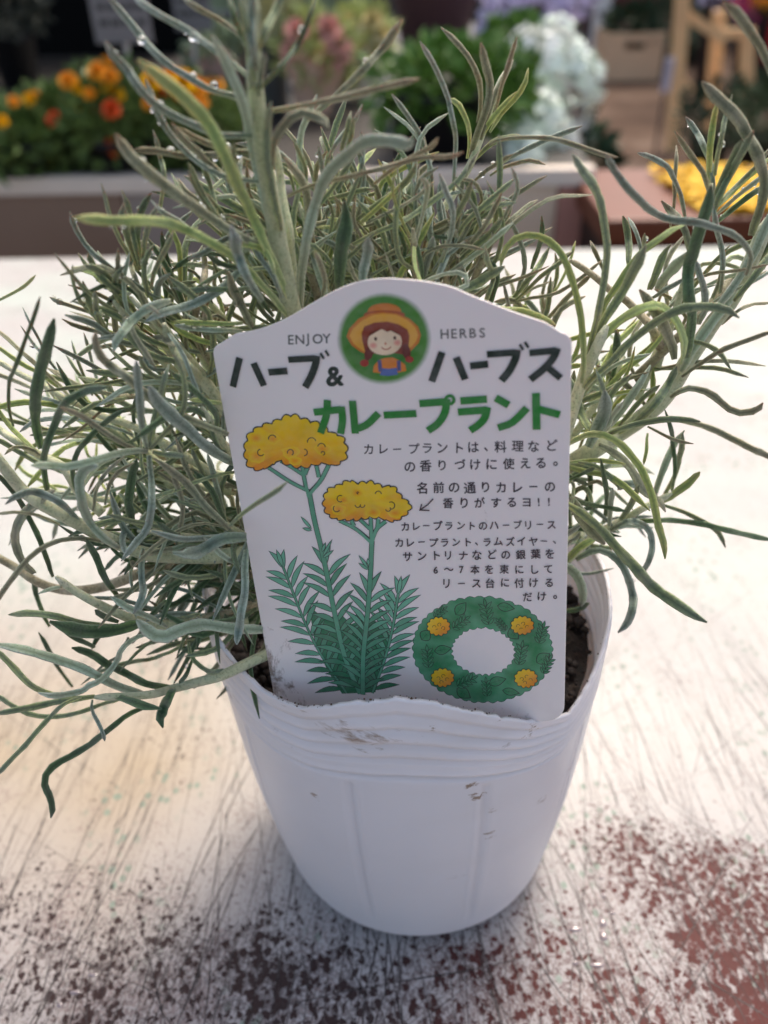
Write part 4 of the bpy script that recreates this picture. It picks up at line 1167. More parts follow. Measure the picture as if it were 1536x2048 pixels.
# ================================================================== THE HERB
plant = empty('curry_plant', (0, 0.004, 0.090), 'silvery green herb with long thin curling leaves, growing in the white nursery pot', 'herb')
def leaf_material(name, base, mid, tip, dark, felt=.5, rough=.62, trans=.0):
    base, mid, tip, dark = [(min(.8, c_[0] * 1.82), min(.8, c_[1] * 1.86), min(.8, c_[2] * 1.78)) for c_ in (base, mid, tip, dark)]
    t = NT(name); co = t.coord(); u = t.attr('along')
    r1 = t.attr('tone')
    c = t.ramp(u, [(0.0, base), (0.35, mid), (0.8, mid), (0.97, tip)])
    n = t.noise(co, 1700, 5, .8); n2 = t.noise(co, 330, 5, .7); n3 = t.noise(co, 90, 2)
    c = t.mix(t.ramp(n2, [(.42, 0), (.62, .75)]), c, dark)
    pale = tuple(min(.8, x * 1.15 + .07) for x in mid)
    c = t.mix(t.math('MULTIPLY', t.ramp(n, [(.44, 0.0), (.66, 1.0)]), t.math('MULTIPLY', t.ramp(n3, [(.35, .25), (.6, 1)]), felt * 1.1, clamp=True)), c, pale)
    c = t.mix(t.ramp(n, [(.34, .75), (.47, 0)]), c, tuple(x * .35 for x in dark))
    g = t.attr('groove'); c = t.mix(t.math('MULTIPLY', g, .85, clamp=True), c, tuple(x * .55 for x in dark)); c = t.mix(t.math('MULTIPLY', g, -.55, clamp=True), c, tuple(min(.85, x * 1.15 + .10) for x in mid))
    c = t.mix(t.math('MULTIPLY', r1, 1.0, clamp=True), c, t.mix(1.0, c, (.55, .60, .52), 'MULTIPLY'))
    t.bump(n, .9, .0005)
    return t.done(c, t.math('MULTIPLY_ADD', n3, .5, .25), Specular_IOR_Level=.45, Sheen_Weight=.35, Sheen_Roughness=.4, Subsurface_Weight=.10, Subsurface_Scale=.001)
K_ = {
 'G': leaf_material('leaf_grey_green', (.40, .42, .16), (.24, .28, .13), (.20, .23, .18), (.10, .15, .09)),
 'B': leaf_material('leaf_blue_grey', (.30, .35, .20), (.25, .30, .255), (.30, .33, .31), (.12, .17, .12), .7),
 'K': leaf_material('leaf_khaki', (.31, .34, .19), (.27, .27, .17), (.34, .28, .19), (.13, .14, .08)),
 'Y': leaf_material('leaf_yellow_green', (.42, .48, .26), (.36, .42, .13), (.42, .40, .16), (.20, .30, .09), .4),
 'D': leaf_material('leaf_deep_green', (.20, .28, .09), (.085, .14, .06), (.08, .12, .07), (.03, .07, .025), .25),
 'P': leaf_material('leaf_pale_silver', (.44, .48, .30), (.34, .42, .31), (.36, .42, .36), (.24, .31, .20), .6),
 'S': leaf_material('stem_pale', (.42, .42, .26), (.44, .48, .28), (.46, .50, .32), (.28, .32, .18), .5),
 'W': leaf_material('stem_brown', (.20, .16, .10), (.30, .26, .17), (.34, .33, .22), (.12, .09, .05), .5),
}
def ribbon(pts, w, kind, seed=0, n=None, flat=.34, roll=None, taper=(.70, .92), round_=False):
    """a linear leaf: flattened tube with a groove, blunt tip; pts are 3D, base to tip; w in metres"""
    r = random.Random(seed)
    L = sum((Vector(pts[i + 1]) - Vector(pts[i])).length for i in range(len(pts) - 1))
    if n is None: n = max(8, min(26, int(L / .0020)))
    P = spline([tuple(p) for p in pts], n)
    if not round_: P = P + np.array([[mnoise.noise(Vector((i * .45, seed * 3.1, q * 9))) * .0002 for q in range(3)] for i in range(n)])
    sec = 8
    roll0 = r.uniform(-.5, .5) if roll is None else roll
    tw = r.uniform(-.6, .6)
    V, F, A, Gv = [], [], [], []
    pw = r.uniform(.55, .8)
    for i in range(n):
        k = i / (n - 1)
        d = Vector(P[min(i + 1, n - 1)] - P[max(i - 1, 0)]).normalized()
        view = (CAM - Vector(P[i])).normalized()
        s = d.cross(view)
        if s.length < .15: s = d.cross(Vector((0.2, 0, 1)))
        s.normalize(); nn = s.cross(d).normalized()
        if nn.dot(Vector((0, -.2, 1))) < 0 and False: nn = -nn
        a = roll0 + tw * k
        s2 = s * math.cos(a) + nn * math.sin(a); n2 = -s * math.sin(a) + nn * math.cos(a)
        if round_: ww = w * .5 * (taper[0] + (1 - taper[0]) * (1 - k)) ; 
        else:
            ww = w * .5 * (taper[0] + (1 - taper[0]) * math.sin(math.pi * min(1, k / (2 * pw))) if k < pw else 1 - (1 - taper[1]) * (k - pw) / (1 - pw))
        if not round_:
            e = (1 - k) * (n - 1)
            tipk = (1 - k) * L / (w * 2.0)
            if tipk < 1: ww *= max(0.20, 1 - (1 - tipk) ** 2.1)
            if k < .001: ww *= .8
            ww *= (1 + .06 * math.sin(i * 1.9 + seed)) * r.uniform(.93, 1.07) 
        elif k > .999: ww *= .5
        f_ = 1.0 if round_ else flat
        for j in range(sec):
            an = 2 * math.pi * j / sec
            x, y = math.cos(an), math.sin(an) * f_
            g = 0
            if not round_ and j == 2: y *= .05; g = 1
            if not round_ and j in (0, 4): g = -1
            V.append(tuple(Vector(P[i]) + s2 * (x * ww) + n2 * (y * ww))); A.append(k); Gv.append(g)
    for i in range(n - 1):
        for j in range(sec):
            j2 = (j + 1) % sec
            F.append((i * sec + j, i * sec + j2, (i + 1) * sec + j2, (i + 1) * sec + j))
    F.append(tuple(range(sec))[::-1]); F.append(tuple((n - 1) * sec + j for j in range(sec)))
    return V, F, A, Gv, [r.random() ** 2 * .6] * len(V)
ORG_P = plant.location.copy()
def emit(name, geo, kind):
    V, F, A, Gv, T = geo
    me = bpy.data.meshes.new(name)
    me.from_pydata([(x - ORG_P.x, y - ORG_P.y, z - ORG_P.z) for x, y, z in V], [], F)
    me.materials.append(K_[kind])
    for nm, dat in (('along', A), ('groove', Gv), ('tone', T)):
        a = me.attributes.new(nm, 'FLOAT', 'POINT'); a.data.foreach_set('value', dat)
    me.polygons.foreach_set('use_smooth', [True] * len(me.polygons)); me.update()
    o = bpy.data.objects.new(name, me); coll.objects.link(o); o.parent = plant
    return o
LEAVES, STEMS, PROC = [], [], []        # (geometry, kind, size)
_sd = [0]
TL = {'A': (0, 0, 2.925), 'C': (500, 0, 2.925), 'E': (1000, 0, 2.8657), 'H': (0, 600, 2.925), 'I': (0, 1200, 2.954), 'J': (1060, 600, 2.926)}
def T_(tl, x, y): ox, oy, s = TL[tl]; return ox + x / s, oy + y / s
def lf(tl, k, w, pts, yb=0.0, yt=None, stem=False):
    """a leaf followed from its tip to its base; yb / yt: how far (cm) base and tip stand behind the pot's axis"""
    _sd[0] += 1; r = random.Random(_sd[0] * 7 + 1)
    if yt is None: yt = yb + r.uniform(-1.3, .6)
    if not stem and yb > -2.5: j = r.uniform(-.5, .5); yb += j; yt += j
    n = len(pts); out = []
    for i, (x, y) in enumerate(pts):
        q = i / (n - 1)                                      # 0 tip .. 1 base
        yy = yt * (1 - q) + yb * q + .35 * math.sin(math.pi * q) * r.uniform(-1, 1)
        out.append(at_y(*T_(tl, x, y), yy / 100))
    out.reverse()
    dep = (out[0] - CAM).dot(FW)
    wm = w / FPX * dep
    if stem: STEMS.append((ribbon(out, wm, k, _sd[0], n=max(8, len(out) * 3), round_=True, taper=(.6, 1)), k))
    else: LEAVES.append((ribbon(out, wm * .88, k, _sd[0]), k, wm * (out[0] - out[-1]).length))
    return out
# --- upper left, from the tall shoots
lf('A', 'Y', 25, [(805, 350), (1000, 500), (1200, 700), (1300, 880), (1380, 1060), (1470, 1250), (1560, 1450), (1700, 1760)], -1.2, -3.4)
lf('A', 'P', 31, [(1240, 205), (1330, 380), (1420, 600), (1490, 900), (1560, 1180), (1640, 1500), (1720, 1790)], -1.2, -3.2)
lf('A', 'P', 24, [(1480, 290), (1470, 450), (1500, 640), (1560, 900), (1620, 1200)], -1.6, -3.0)
lf('C', 'G', 22, [(120, 600), (95, 760), (100, 900), (130, 1100), (180, 1350)], -1.8, -3.0)
lf('C', 'S', 40, [(10, -60), (20, 300), (60, 800), (120, 1150), (180, 1500), (240, 1800), (245, 1870)], -1.2, -2.6, True)
lf('C', 'B', 22, [(30, -40), (10, 100), (15, 250), (40, 420)], -2.5, -2.8)
lf('C', 'G', 20, [(-60, -60), (-30, 120), (0, 300), (30, 480)], -2.5, -2.8)
lf('C', 'G', 18, [(200, -60), (150, 60), (90, 180), (40, 300)], -2.5, -2.2)
lf('C', 'D', 14, [(-130, -30), (-90, 100), (-40, 220), (10, 330)], -2.4, -2.0)
lf('C', 'B', 14, [(85, 310), (70, 400), (60, 490), (50, 560)], -2.3)
lf('A', 'B', 17, [(620, -30), (700, 60), (830, 220), (930, 330), (1020, 400), (1130, 470), (1250, 530), (1360, 560), (1500, 620)], -1.8, -1.4)
lf('A', 'B', 18, [(610, 240), (640, 300), (730, 390), (800, 490), (900, 600), (1020, 680), (1180, 750), (1300, 790), (1450, 790), (1560, 800)], -1.6, -2.2)
lf('A', 'B', 14, [(850, 460), (880, 560), (930, 680), (1000, 790), (1100, 900), (1200, 980), (1330, 1040), (1480, 1060), (1600, 1060)], -1.5, -1.8)
lf('A', 'B', 16, [(770, -30), (830, 20), (950, 100), (1080, 170), (1200, 250), (1320, 340), (1430, 430), (1500, 500)], -1.6, -1.0)
lf('A', 'K', 12, [(1060, -20), (1150, 50), (1280, 110), (1400, 200), (1470, 300)], -1.6, -1)
lf('A', 'K', 25, [(675, 785), (740, 880), (850, 990), (960, 1080), (1080, 1170), (1200, 1250), (1290, 1310), (1400, 1380), (1500, 1430)], -1.4, -2.4)
lf('A', 'K', 16, [(770, 880), (870, 885), (960, 890), (1060, 910), (1200, 905), (1350, 895), (1480, 890), (1600, 880)], -1.3, -1.6)
lf('A', 'K', 15, [(1000, 720), (1060, 800), (1150, 880), (1230, 960), (1330, 1050), (1450, 1150)], -1.2)
lf('A', 'K', 15, [(1030, 740), (1130, 800), (1240, 850), (1350, 880), (1460, 890)], -1.0)
lf('A', 'G', 13, [(895, 760), (920, 830), (935, 920), (960, 1010), (955, 1100), (930, 1250)], 0)
lf('A', 'Y', 20, [(430, 1275), (600, 1290), (760, 1290), (950, 1300), (1080, 1340), (1200, 1400), (1330, 1480), (1450, 1580), (1580, 1720), (1690, 1860)], -1.3, -3.8)
lf('A', 'B', 12, [(408, 1240), (440, 1330), (500, 1430), (580, 1510), (660, 1580), (760, 1640), (860, 1710), (960, 1760)], -1)
for q in (('G', 14, [(590, 1070), (620, 1180), (650, 1280), (690, 1380), (750, 1480), (810, 1590)]), ('G', 14, [(710, 1110), (750, 1210), (770, 1300), (790, 1420), (820, 1560)]), ('G', 16, [(725, 1185), (715, 1270), (740, 1370), (780, 1480), (820, 1580)]),
          ('D', 14, [(885, 1130), (840, 1210), (810, 1300), (805, 1400), (820, 1520)]), ('G', 13, [(930, 1195), (880, 1280), (850, 1390), (840, 1500), (840, 1600)]), ('G', 16, [(905, 1425), (860, 1500), (840, 1580), (855, 1680), (870, 1740)]),
          ('G', 12, [(1015, 1345), (980, 1440), (930, 1520), (900, 1600), (885, 1690)]), ('D', 11, [(945, 1350), (960, 1450), (990, 1560), (1030, 1680), (1080, 1770)]), ('G', 12, [(425, 1550), (420, 1630), (450, 1720), (500, 1800), (580, 1880)]),
          ('G', 13, [(455, 1480), (520, 1570), (600, 1650), (680, 1720), (760, 1800)]), ('G', 14, [(515, 1480), (550, 1560), (600, 1630), (680, 1700), (760, 1790)]), ('G', 16, [(485, 1640), (510, 1730), (550, 1820), (600, 1900), (640, 1960)]),
          ('K', 10, [(290, 1735), (350, 1770), (440, 1800), (540, 1830), (640, 1860)]), ('K', 11, [(360, 1865), (430, 1900), (540, 1930), (660, 1955), (800, 1970), (920, 2010)]), ('D', 12, [(750, 1665), (690, 1710), (640, 1780), (620, 1880), (615, 1970)]),
          ('G', 14, [(730, 1555), (690, 1600), (670, 1680), (700, 1770)]), ('K', 12, [(690, 1450), (690, 1530), (690, 1620), (720, 1720)]), ('G', 13, [(560, 1700), (560, 1800), (580, 1880), (620, 1950)])):
    lf('A', q[0], q[1], q[2], -.6)
lf('A', 'B', 21, [(850, 1880), (950, 1830), (1100, 1790), (1250, 1720), (1350, 1640), (1440, 1540)], -1.6, -2.4)
lf('A', 'P', 22, [(665, 2060), (680, 2000), (720, 1940), (780, 1870), (850, 1810), (930, 1775), (1000, 1760)], -2.0, -2.9)
lf('A', 'D', 14, [(1005, 1680), (1100, 1700), (1200, 1690), (1310, 1690), (1400, 1700)], -1.6)
lf('A', 'B', 23, [(1350, 1310), (1370, 1400), (1400, 1500), (1430, 1600), (1480, 1680), (1540, 1760)], -2.0, -2.6)
lf('A', 'W', 18, [(1190, 1480), (1200, 1560), (1190, 1650), (1150, 1780), (1130, 1900)], -.4, 0, True)
lf('A', 'B', 14, [(1100, 1520), (1190, 1480), (1300, 1410), (1400, 1370), (1500, 1350)], -1.4)
lf('A', 'G', 11, [(1150, 1320), (1250, 1270), (1350, 1265), (1450, 1290), (1540, 1330)], -1)
lf('A', 'B', 12, [(880, 1170), (950, 1240), (1050, 1300), (1150, 1370), (1250, 1420), (1350, 1450)], -1)
for q in (('G', 13, [(1100, 950), (1140, 1040), (1190, 1130), (1250, 1230), (1330, 1350)]), ('G', 13, [(1180, 870), (1190, 970), (1230, 1080), (1270, 1240)]), ('B', 12, [(1415, 920), (1400, 1000), (1420, 1080), (1440, 1180)]),
          ('K', 11, [(1040, 1045), (1090, 1120), (1170, 1170), (1230, 1210)]), ('G', 12, [(1100, 1000), (1150, 1100), (1210, 1200), (1260, 1260)]), ('G', 12, [(1370, 830), (1370, 920), (1390, 1020), (1420, 1120)]), ('K', 13, [(1290, 1290), (1380, 1330), (1460, 1390)]),
          ('D', 15, [(1210, 1490), (1290, 1540), (1380, 1560), (1450, 1560)]), ('K', 22, [(1330, 1590), (1360, 1680), (1420, 1800), (1480, 1920)]), ('Y', 13, [(1020, 1880), (1150, 1890), (1290, 1895), (1420, 1890)]), ('P', 13, [(1020, 1900), (1120, 1920), (1260, 1930), (1420, 1935)]), ('Y', 14, [(1000, 1890), (1080, 1950), (1200, 2000), (1300, 2030)])):
    lf('A', q[0], q[1], q[2], -1.0)
# --- upper middle
lf('C', 'D', 12, [(385, -10), (330, 150), (280, 260), (200, 370), (100, 470), (50, 530)], -2.2, -1.6)
lf('C', 'K', 17, [(895, 110), (840, 190), (770, 290), (660, 410), (560, 510), (470, 590), (380, 660), (330, 700)], -.8, -1.6)
lf('C', 'K', 15, [(1000, 460), (850, 495), (700, 530), (550, 570), (400, 600), (250, 630), (60, 650)], -1.6, -2.2)
lf('C', 'K', 19, [(458, 765), (445, 725), (410, 692), (330, 660), (250, 680), (180, 760), (135, 860), (130, 1000)], -1.8, -2.6)
lf('C', 'P', 24, [(965, 812), (930, 845), (860, 830), (760, 815), (640, 850), (540, 930), (450, 1030), (390, 1180), (330, 1400), (300, 1650), (290, 1850)], -1.2, -3.8)
lf('C', 'K', 13, [(1250, 888), (1170, 920), (1080, 920), (980, 925), (850, 965), (700, 1005), (550, 1040), (400, 1075), (260, 1130), (220, 1150)], -1, -1.8)
lf('C', 'K', 12, [(1100, 800), (1060, 860), (980, 900), (880, 960), (800, 1010), (720, 1080)], -.5)
lf('C', 'G', 15, [(1285, 935), (1260, 1010), (1190, 1090), (1080, 1160), (980, 1240), (860, 1310), (720, 1370), (600, 1430)], -.5)
lf('C', 'K', 12, [(1115, 160), (1200, 240), (1290, 350), (1340, 470), (1350, 590), (1330, 720)], 1.5)
lf('C', 'B', 12, [(995, 240), (1050, 340), (1110, 450), (1160, 580), (1190, 720), (1205, 860), (1195, 1000), (1190, 1120)], 1)
lf('C', 'B', 12, [(825, 550), (880, 620), (940, 700), (990, 790), (1030, 900), (1060, 1000), (1060, 1100)], .8)
lf('C', 'Y', 12, [(1160, 580), (1220, 610), (1265, 700), (1285, 800), (1270, 930)], 1.5)
lf('C', 'K', 18, [(1350, 250), (1370, 350), (1400, 480), (1390, 620), (1340, 750), (1290, 900)], 1.6)
lf('C', 'S', 20, [(1490, 420), (1430, 560), (1370, 750), (1290, 960), (1230, 1060), (1180, 1150), (1120, 1250), (1060, 1400), (1000, 1600)], 1.2, 2.0, True)
lf('C', 'K', 13, [(1540, 350), (1470, 480), (1400, 640), (1350, 820)], 1.7)
lf('C', 'Y', 12, [(1560, 540), (1480, 620), (1400, 720), (1340, 840)], 1.7)
lf('C', 'G', 13, [(1580, 790), (1480, 810), (1400, 850), (1320, 930)], 1.6)
lf('C', 'K', 10, [(1540, 900), (1460, 950), (1380, 1000), (1290, 1080)], 1.4)
for q in (('B', 11, [(655, 610), (620, 690), (560, 760), (500, 850), (450, 950)]), ('G', 11, [(590, 650), (570, 760), (540, 860), (540, 960)]), ('G', 11, [(605, 690), (590, 800), (560, 900), (550, 1000)]), ('B', 12, [(650, 770), (660, 870), (655, 960), (640, 1070), (600, 1180)]),
          ('B', 13, [(610, 820), (650, 930), (665, 1050), (650, 1200), (610, 1290)]), ('G', 11, [(250, 820), (300, 910), (330, 1020), (320, 1130), (330, 1200)]), ('G', 11, [(730, 1100), (620, 1120), (520, 1150), (430, 1170)]), ('G', 14, [(970, 960), (930, 1040), (850, 1120), (750, 1190), (620, 1290)]),
          ('Y', 13, [(880, 1075), (820, 1150), (730, 1230), (640, 1310)]), ('B', 17, [(950, 1045), (990, 1130), (1040, 1220), (1050, 1320), (1060, 1420)]), ('B', 14, [(1110, 1020), (1140, 1110), (1180, 1200), (1185, 1300), (1160, 1420), (1110, 1540)]), ('B', 12, [(1215, 1150), (1240, 1230), (1240, 1310), (1200, 1420)]),
          ('K', 17, [(1245, 1250), (1170, 1320), (1080, 1370), (960, 1420), (830, 1480), (740, 1530)]), ('G', 13, [(1300, 1050), (1270, 1140), (1230, 1220), (1190, 1320)]), ('B', 20, [(1075, 1380), (1060, 1470), (1030, 1560), (1000, 1660)]), ('B', 11, [(855, 1130), (860, 1250), (870, 1380), (870, 1500), (850, 1620)]),
          ('B', 13, [(585, 1290), (640, 1370), (700, 1440), (750, 1520), (800, 1620)]), ('G', 14, [(1005, 1280), (1040, 1370), (1080, 1480), (1100, 1640)]), ('G', 16, [(1515, 1250), (1450, 1330), (1370, 1400), (1280, 1480), (1180, 1560), (1100, 1620)]), ('K', 12, [(1475, 1130), (1430, 1220), (1370, 1330), (1290, 1420), (1220, 1500)]),
          ('G', 11, [(1385, 1110), (1370, 1200), (1340, 1310), (1290, 1400)]), ('K', 12, [(1315, 1245), (1270, 1340), (1210, 1440), (1160, 1550)]), ('G', 15, [(1480, 1275), (1400, 1370), (1280, 1470), (1160, 1570)]), ('P', 13, [(1540, 1300), (1440, 1390), (1300, 1500), (1160, 1600)]), ('K', 10, [(1080, 1060), (1000, 1140), (900, 1200), (780, 1260), (680, 1310)]),
          ('B', 12, [(300, 1245), (370, 1320), (440, 1390), (500, 1470)]), ('G', 13, [(1380, 1440), (1390, 1530), (1420, 1620), (1400, 1700), (1370, 1800)]), ('D', 15, [(1410, 1520), (1450, 1600), (1430, 1700), (1400, 1800)]), ('B', 11, [(400, 850), (420, 960), (430, 1080), (450, 1200)]), ('G', 11, [(160, 960), (230, 1020), (260, 1120)]), ('K', 11, [(980, 1170), (890, 1230), (780, 1290), (650, 1330)])):
    lf('C', q[0], q[1], q[2], .2)
lf('C', 'D', 36, [(552, 1175), (565, 1290), (545, 1400), (530, 1500), (520, 1700)], -1.5, -1.8)
lf('C', 'B', 26, [(690, 1388), (690, 1470), (670, 1550), (660, 1680)], -1.4, -1.7)
lf('C', 'G', 22, [(1490, 1560), (1400, 1610), (1310, 1670), (1200, 1710), (1100, 1720)], -1)
lf('C', 'P', 12, [(1150, 1690), (1240, 1690), (1280, 1650), (1250, 1600), (1180, 1590), (1080, 1620), (1000, 1650)], -1.2, -1.6)
lf('C', 'S', 21, [(150, 850), (180, 1050), (200, 1200), (230, 1350), (240, 1480), (260, 1700)], -.6, -.8, True)
lf('C', 'Y', 15, [(-60, 1420), (0, 1430), (60, 1445), (110, 1500), (140, 1600)], -1.8)
lf('C', 'B', 14, [(-20, 1360), (60, 1500), (130, 1600), (190, 1740)], -1.7)
lf('C', 'D', 15, [(-30, 1600), (60, 1750), (140, 1850)], -1.7)
lf('C', 'K', 13, [(380, 1480), (420, 1560), (440, 1650), (420, 1750)], -1.2)
# --- upper right
lf('E', 'K', 22, [(1275, 15), (1370, 90), (1440, 190), (1500, 280), (1540, 370), (1600, 520)], -1.0, -1.2)
lf('E', 'K', 25, [(1160, 470), (1240, 560), (1340, 650), (1410, 760), (1470, 880), (1510, 1000), (1510, 1130), (1480, 1230), (1440, 1350)], .2, -1.0)
for q in (('B', 14, [(1065, 670), (1120, 750), (1170, 840), (1200, 920), (1220, 1020), (1225, 1120)]), ('Y', 14, [(1245, 590), (1220, 700), (1205, 830), (1200, 950), (1195, 1060)]), ('G', 15, [(1330, 540), (1300, 650), (1270, 780), (1245, 900), (1230, 1010)]), ('K', 14, [(1000, 750), (1060, 830), (1120, 920), (1170, 1000), (1200, 1100)]),
          ('K', 9, [(1010, 830), (1010, 930), (1000, 1050), (1000, 1150), (975, 1300)]), ('B', 12, [(790, 878), (880, 910), (950, 950), (1000, 1030), (1040, 1130), (1060, 1250)]), ('G', 17, [(1385, 800), (1340, 900), (1290, 1000), (1240, 1120), (1210, 1220)]), ('G', 17, [(1455, 745), (1400, 850), (1330, 980), (1260, 1120), (1220, 1240)]),
          ('Y', 13, [(1560, 890), (1450, 990), (1360, 1070), (1250, 1180)]), ('P', 10, [(1560, 970), (1440, 1060), (1330, 1150), (1240, 1230)]), ('D', 13, [(1560, 1040), (1430, 1120), (1330, 1200), (1240, 1280)]), ('G', 11, [(1560, 830), (1480, 940), (1380, 1040), (1270, 1150)]), ('B', 12, [(1220, 1180), (1240, 1300), (1270, 1420), (1280, 1540), (1260, 1680)])):
    lf('E', q[0], q[1], q[2], .8)
lf('E', 'S', 16, [(1215, 1050), (1190, 1170), (1150, 1290), (1100, 1430), (1060, 1600), (1000, 1800), (900, 2100)], .6, .8, True)
lf('E', 'B', 17, [(605, 885), (650, 960), (720, 1060), (800, 1150), (880, 1220), (980, 1260), (1100, 1270), (1220, 1300), (1330, 1340), (1400, 1400), (1435, 1480), (1410, 1580)], -.6, -1.6)
lf('E', 'K', 11, [(680, 905), (600, 890), (480, 850), (380, 815), (250, 790), (100, 785), (0, 800), (-60, 830)], 1.2, .2)
lf('E', 'G', 19, [(412, 888), (470, 970), (540, 1070), (580, 1180), (600, 1300), (615, 1430), (600, 1580), (570, 1760), (540, 1880), (500, 2050)], -1, -1.6)
lf('E', 'K', 19, [(925, 1150), (980, 1210), (1030, 1260), (1070, 1350), (1090, 1450)], .5)
lf('E', 'D', 27, [(1210, 1060), (1190, 1180), (1150, 1300), (1110, 1430), (1080, 1550), (1080, 1680), (1100, 1800), (1095, 1900), (1070, 2050)], -1.2, -1.8)
lf('E', 'G', 17, [(705, 1238), (730, 1330), (740, 1430), (740, 1530)], .6)
lf('E', 'B', 10, [(735, 1245), (780, 1330), (805, 1420), (800, 1500)], .7)
lf('E', 'G', 10, [(830, 1335), (825, 1410), (815, 1500)], .6)
lf('E', 'Y', 19, [(1065, 1285), (980, 1320), (900, 1380), (820, 1440), (740, 1540), (670, 1640), (600, 1740), (550, 1860)], -.6, -1.2)
lf('E', 'G', 22, [(835, 1400), (790, 1500), (740, 1600), (680, 1700), (620, 1800), (520, 1970)], -.8)
lf('E', 'Y', 19, [(5, 1530), (30, 1430), (100, 1360), (200, 1350), (300, 1400), (370, 1480), (410, 1590), (440, 1720), (470, 1860), (480, 2020), (470, 2200)], -1.4, -.6)
for q in (('G', 10, [(425, 1438), (340, 1510), (250, 1570), (170, 1650), (90, 1720)]), ('G', 14, [(285, 1410), (240, 1500), (180, 1580), (90, 1690), (30, 1760)]), ('D', 12, [(240, 1240), (240, 1340), (215, 1440), (180, 1540)]), ('G', 12, [(70, 1130), (50, 1220), (0, 1320), (-60, 1400)]), ('B', 13, [(60, 1260), (100, 1350), (130, 1430), (140, 1550), (100, 1660)]),
          ('K', 11, [(270, 1005), (180, 1060), (80, 1120), (0, 1190), (-60, 1240)]), ('K', 11, [(215, 1145), (130, 1200), (60, 1260), (0, 1330)]), ('B', 13, [(120, 1695), (180, 1750), (230, 1810), (310, 1870)]), ('K', 9, [(262, 945), (180, 920), (80, 940), (0, 970), (-60, 1010)]), ('K', 10, [(515, 1380), (545, 1440), (580, 1520), (610, 1580)]),
          ('K', 9, [(590, 1490), (540, 1530), (480, 1580), (380, 1650), (280, 1690), (160, 1710), (60, 1740)]), ('K', 9, [(300, 1300), (220, 1350), (120, 1410), (20, 1480)]), ('K', 8, [(290, 1610), (200, 1650), (120, 1700)]), ('B', 12, [(470, 725), (350, 770), (200, 830), (80, 890), (-20, 950)])):
    lf('E', q[0], q[1], q[2], 1.6)
lf('E', 'Y', 22, [(320, 1865), (200, 1810), (100, 1785), (0, 1780), (-80, 1790)], -.8)
lf('E', 'K', 10, [(100, 210), (70, 300), (40, 400), (0, 520), (-30, 640)], 1.9); lf('E', 'Y', 12, [(160, 390), (140, 480), (80, 570), (0, 660), (-60, 760)], 1.9)
lf('E', 'P', 25, [(1080, 1440), (1030, 1500), (960, 1570), (900, 1660)], .6); lf('E', 'G', 22, [(980, 1400), (940, 1450), (900, 1560), (860, 1660)], .4)
lf('E', 'B', 12, [(1060, 1590), (950, 1660), (870, 1710)], .4); lf('E', 'B', 14, [(1110, 1480), (1165, 1650), (1175, 1760), (1140, 1860)], .4)
lf('E', 'K', 9, [(1560, 1510), (1400, 1545), (1280, 1560), (1170, 1580), (1080, 1620)], 1)
lf('E', 'W', 19, [(400, 1490), (480, 1540), (560, 1600), (640, 1670), (720, 1720), (800, 1800), (870, 1880), (930, 2020)], .6, 1.0, True)
lf('E', 'K', 25, [(800, 1660), (860, 1740), (930, 1850), (985, 1980), (1000, 2060)], -.4)
lf('E', 'K', 9, [(1580, 1735), (1440, 1745), (1350, 1790), (1270, 1860)], .9)
lf('E', 'K', 10, [(1580, 1890), (1400, 1960), (1250, 2010), (1130, 2100)], .7)
lf('E', 'D', 18, [(665, 1890), (670, 1960), (660, 2060)], -.6)
# --- the big right shoot
lf('J', 'S', 40, [(1400, -480), (1290, -220), (1180, 0), (1080, 120), (1000, 240), (920, 360), (850, 480), (760, 600), (640, 700), (520, 780), (380, 870), (240, 960), (60, 1060), (-150, 1250)], .2, .6, True)
lf('E', 'G', 18, [(1600, 1280), (1536, 1400), (1440, 1530), (1370, 1620), (1290, 1740), (1230, 1850)], 0, .3); lf('E', 'P', 20, [(1590, 1150), (1490, 1380), (1430, 1500), (1340, 1640), (1230, 1780)], -.2, .2)
lf('E', 'G', 17, [(1600, 1400), (1500, 1520), (1430, 1620), (1340, 1730)], 0, .6)
lf('J', 'P', 24, [(1215, -60), (1120, 60), (1030, 180), (950, 300), (880, 420)], -.2, 0)
lf('J', 'Y', 27, [(882, 378), (898, 310), (900, 230), (850, 110), (780, 42), (680, 40), (540, 110), (420, 220), (330, 360), (270, 540)], -1.2, -1.8)
lf('J', 'S', 30, [(450, 150), (380, 300), (310, 460), (250, 640), (200, 800), (120, 1000)], -1.0, -1.2, True)
lf('J', 'G', 19, [(1225, 108), (1150, 55), (1050, 40), (920, 45), (800, 90), (680, 170), (560, 270), (470, 360), (380, 440), (310, 520)], -.8, -1.6)
lf('J', 'K', 17, [(1362, 600), (1340, 630), (1290, 655), (1200, 655), (1130, 610), (1060, 550), (980, 520), (900, 520), (820, 570)], -.4, -1.2)
lf('J', 'K', 17, [(1460, 945), (1393, 915), (1300, 870), (1200, 820), (1080, 760), (960, 720), (860, 700)], .8, .4)
lf('J', 'G', 15, [(995, 712), (900, 700), (780, 700), (650, 720), (520, 760), (430, 800)], -.8, -1.4)
lf('J', 'Y', 19, [(790, 1515), (780, 1430), (745, 1280), (710, 1130), (660, 1010), (600, 920), (520, 840), (430, 790), (330, 790), (220, 840)], -1.2, -2.4)
lf('J', 'K', 24, [(795, 1235), (770, 1190), (720, 1150), (650, 1100), (610, 1020), (550, 940), (470, 880), (400, 850)], -.9, -1.6)
lf('J', 'G', 26, [(1038, 1888), (940, 1830), (830, 1760), (720, 1680), (620, 1570), (520, 1460), (420, 1350), (320, 1260), (220, 1195)], -1.8, -3.4)
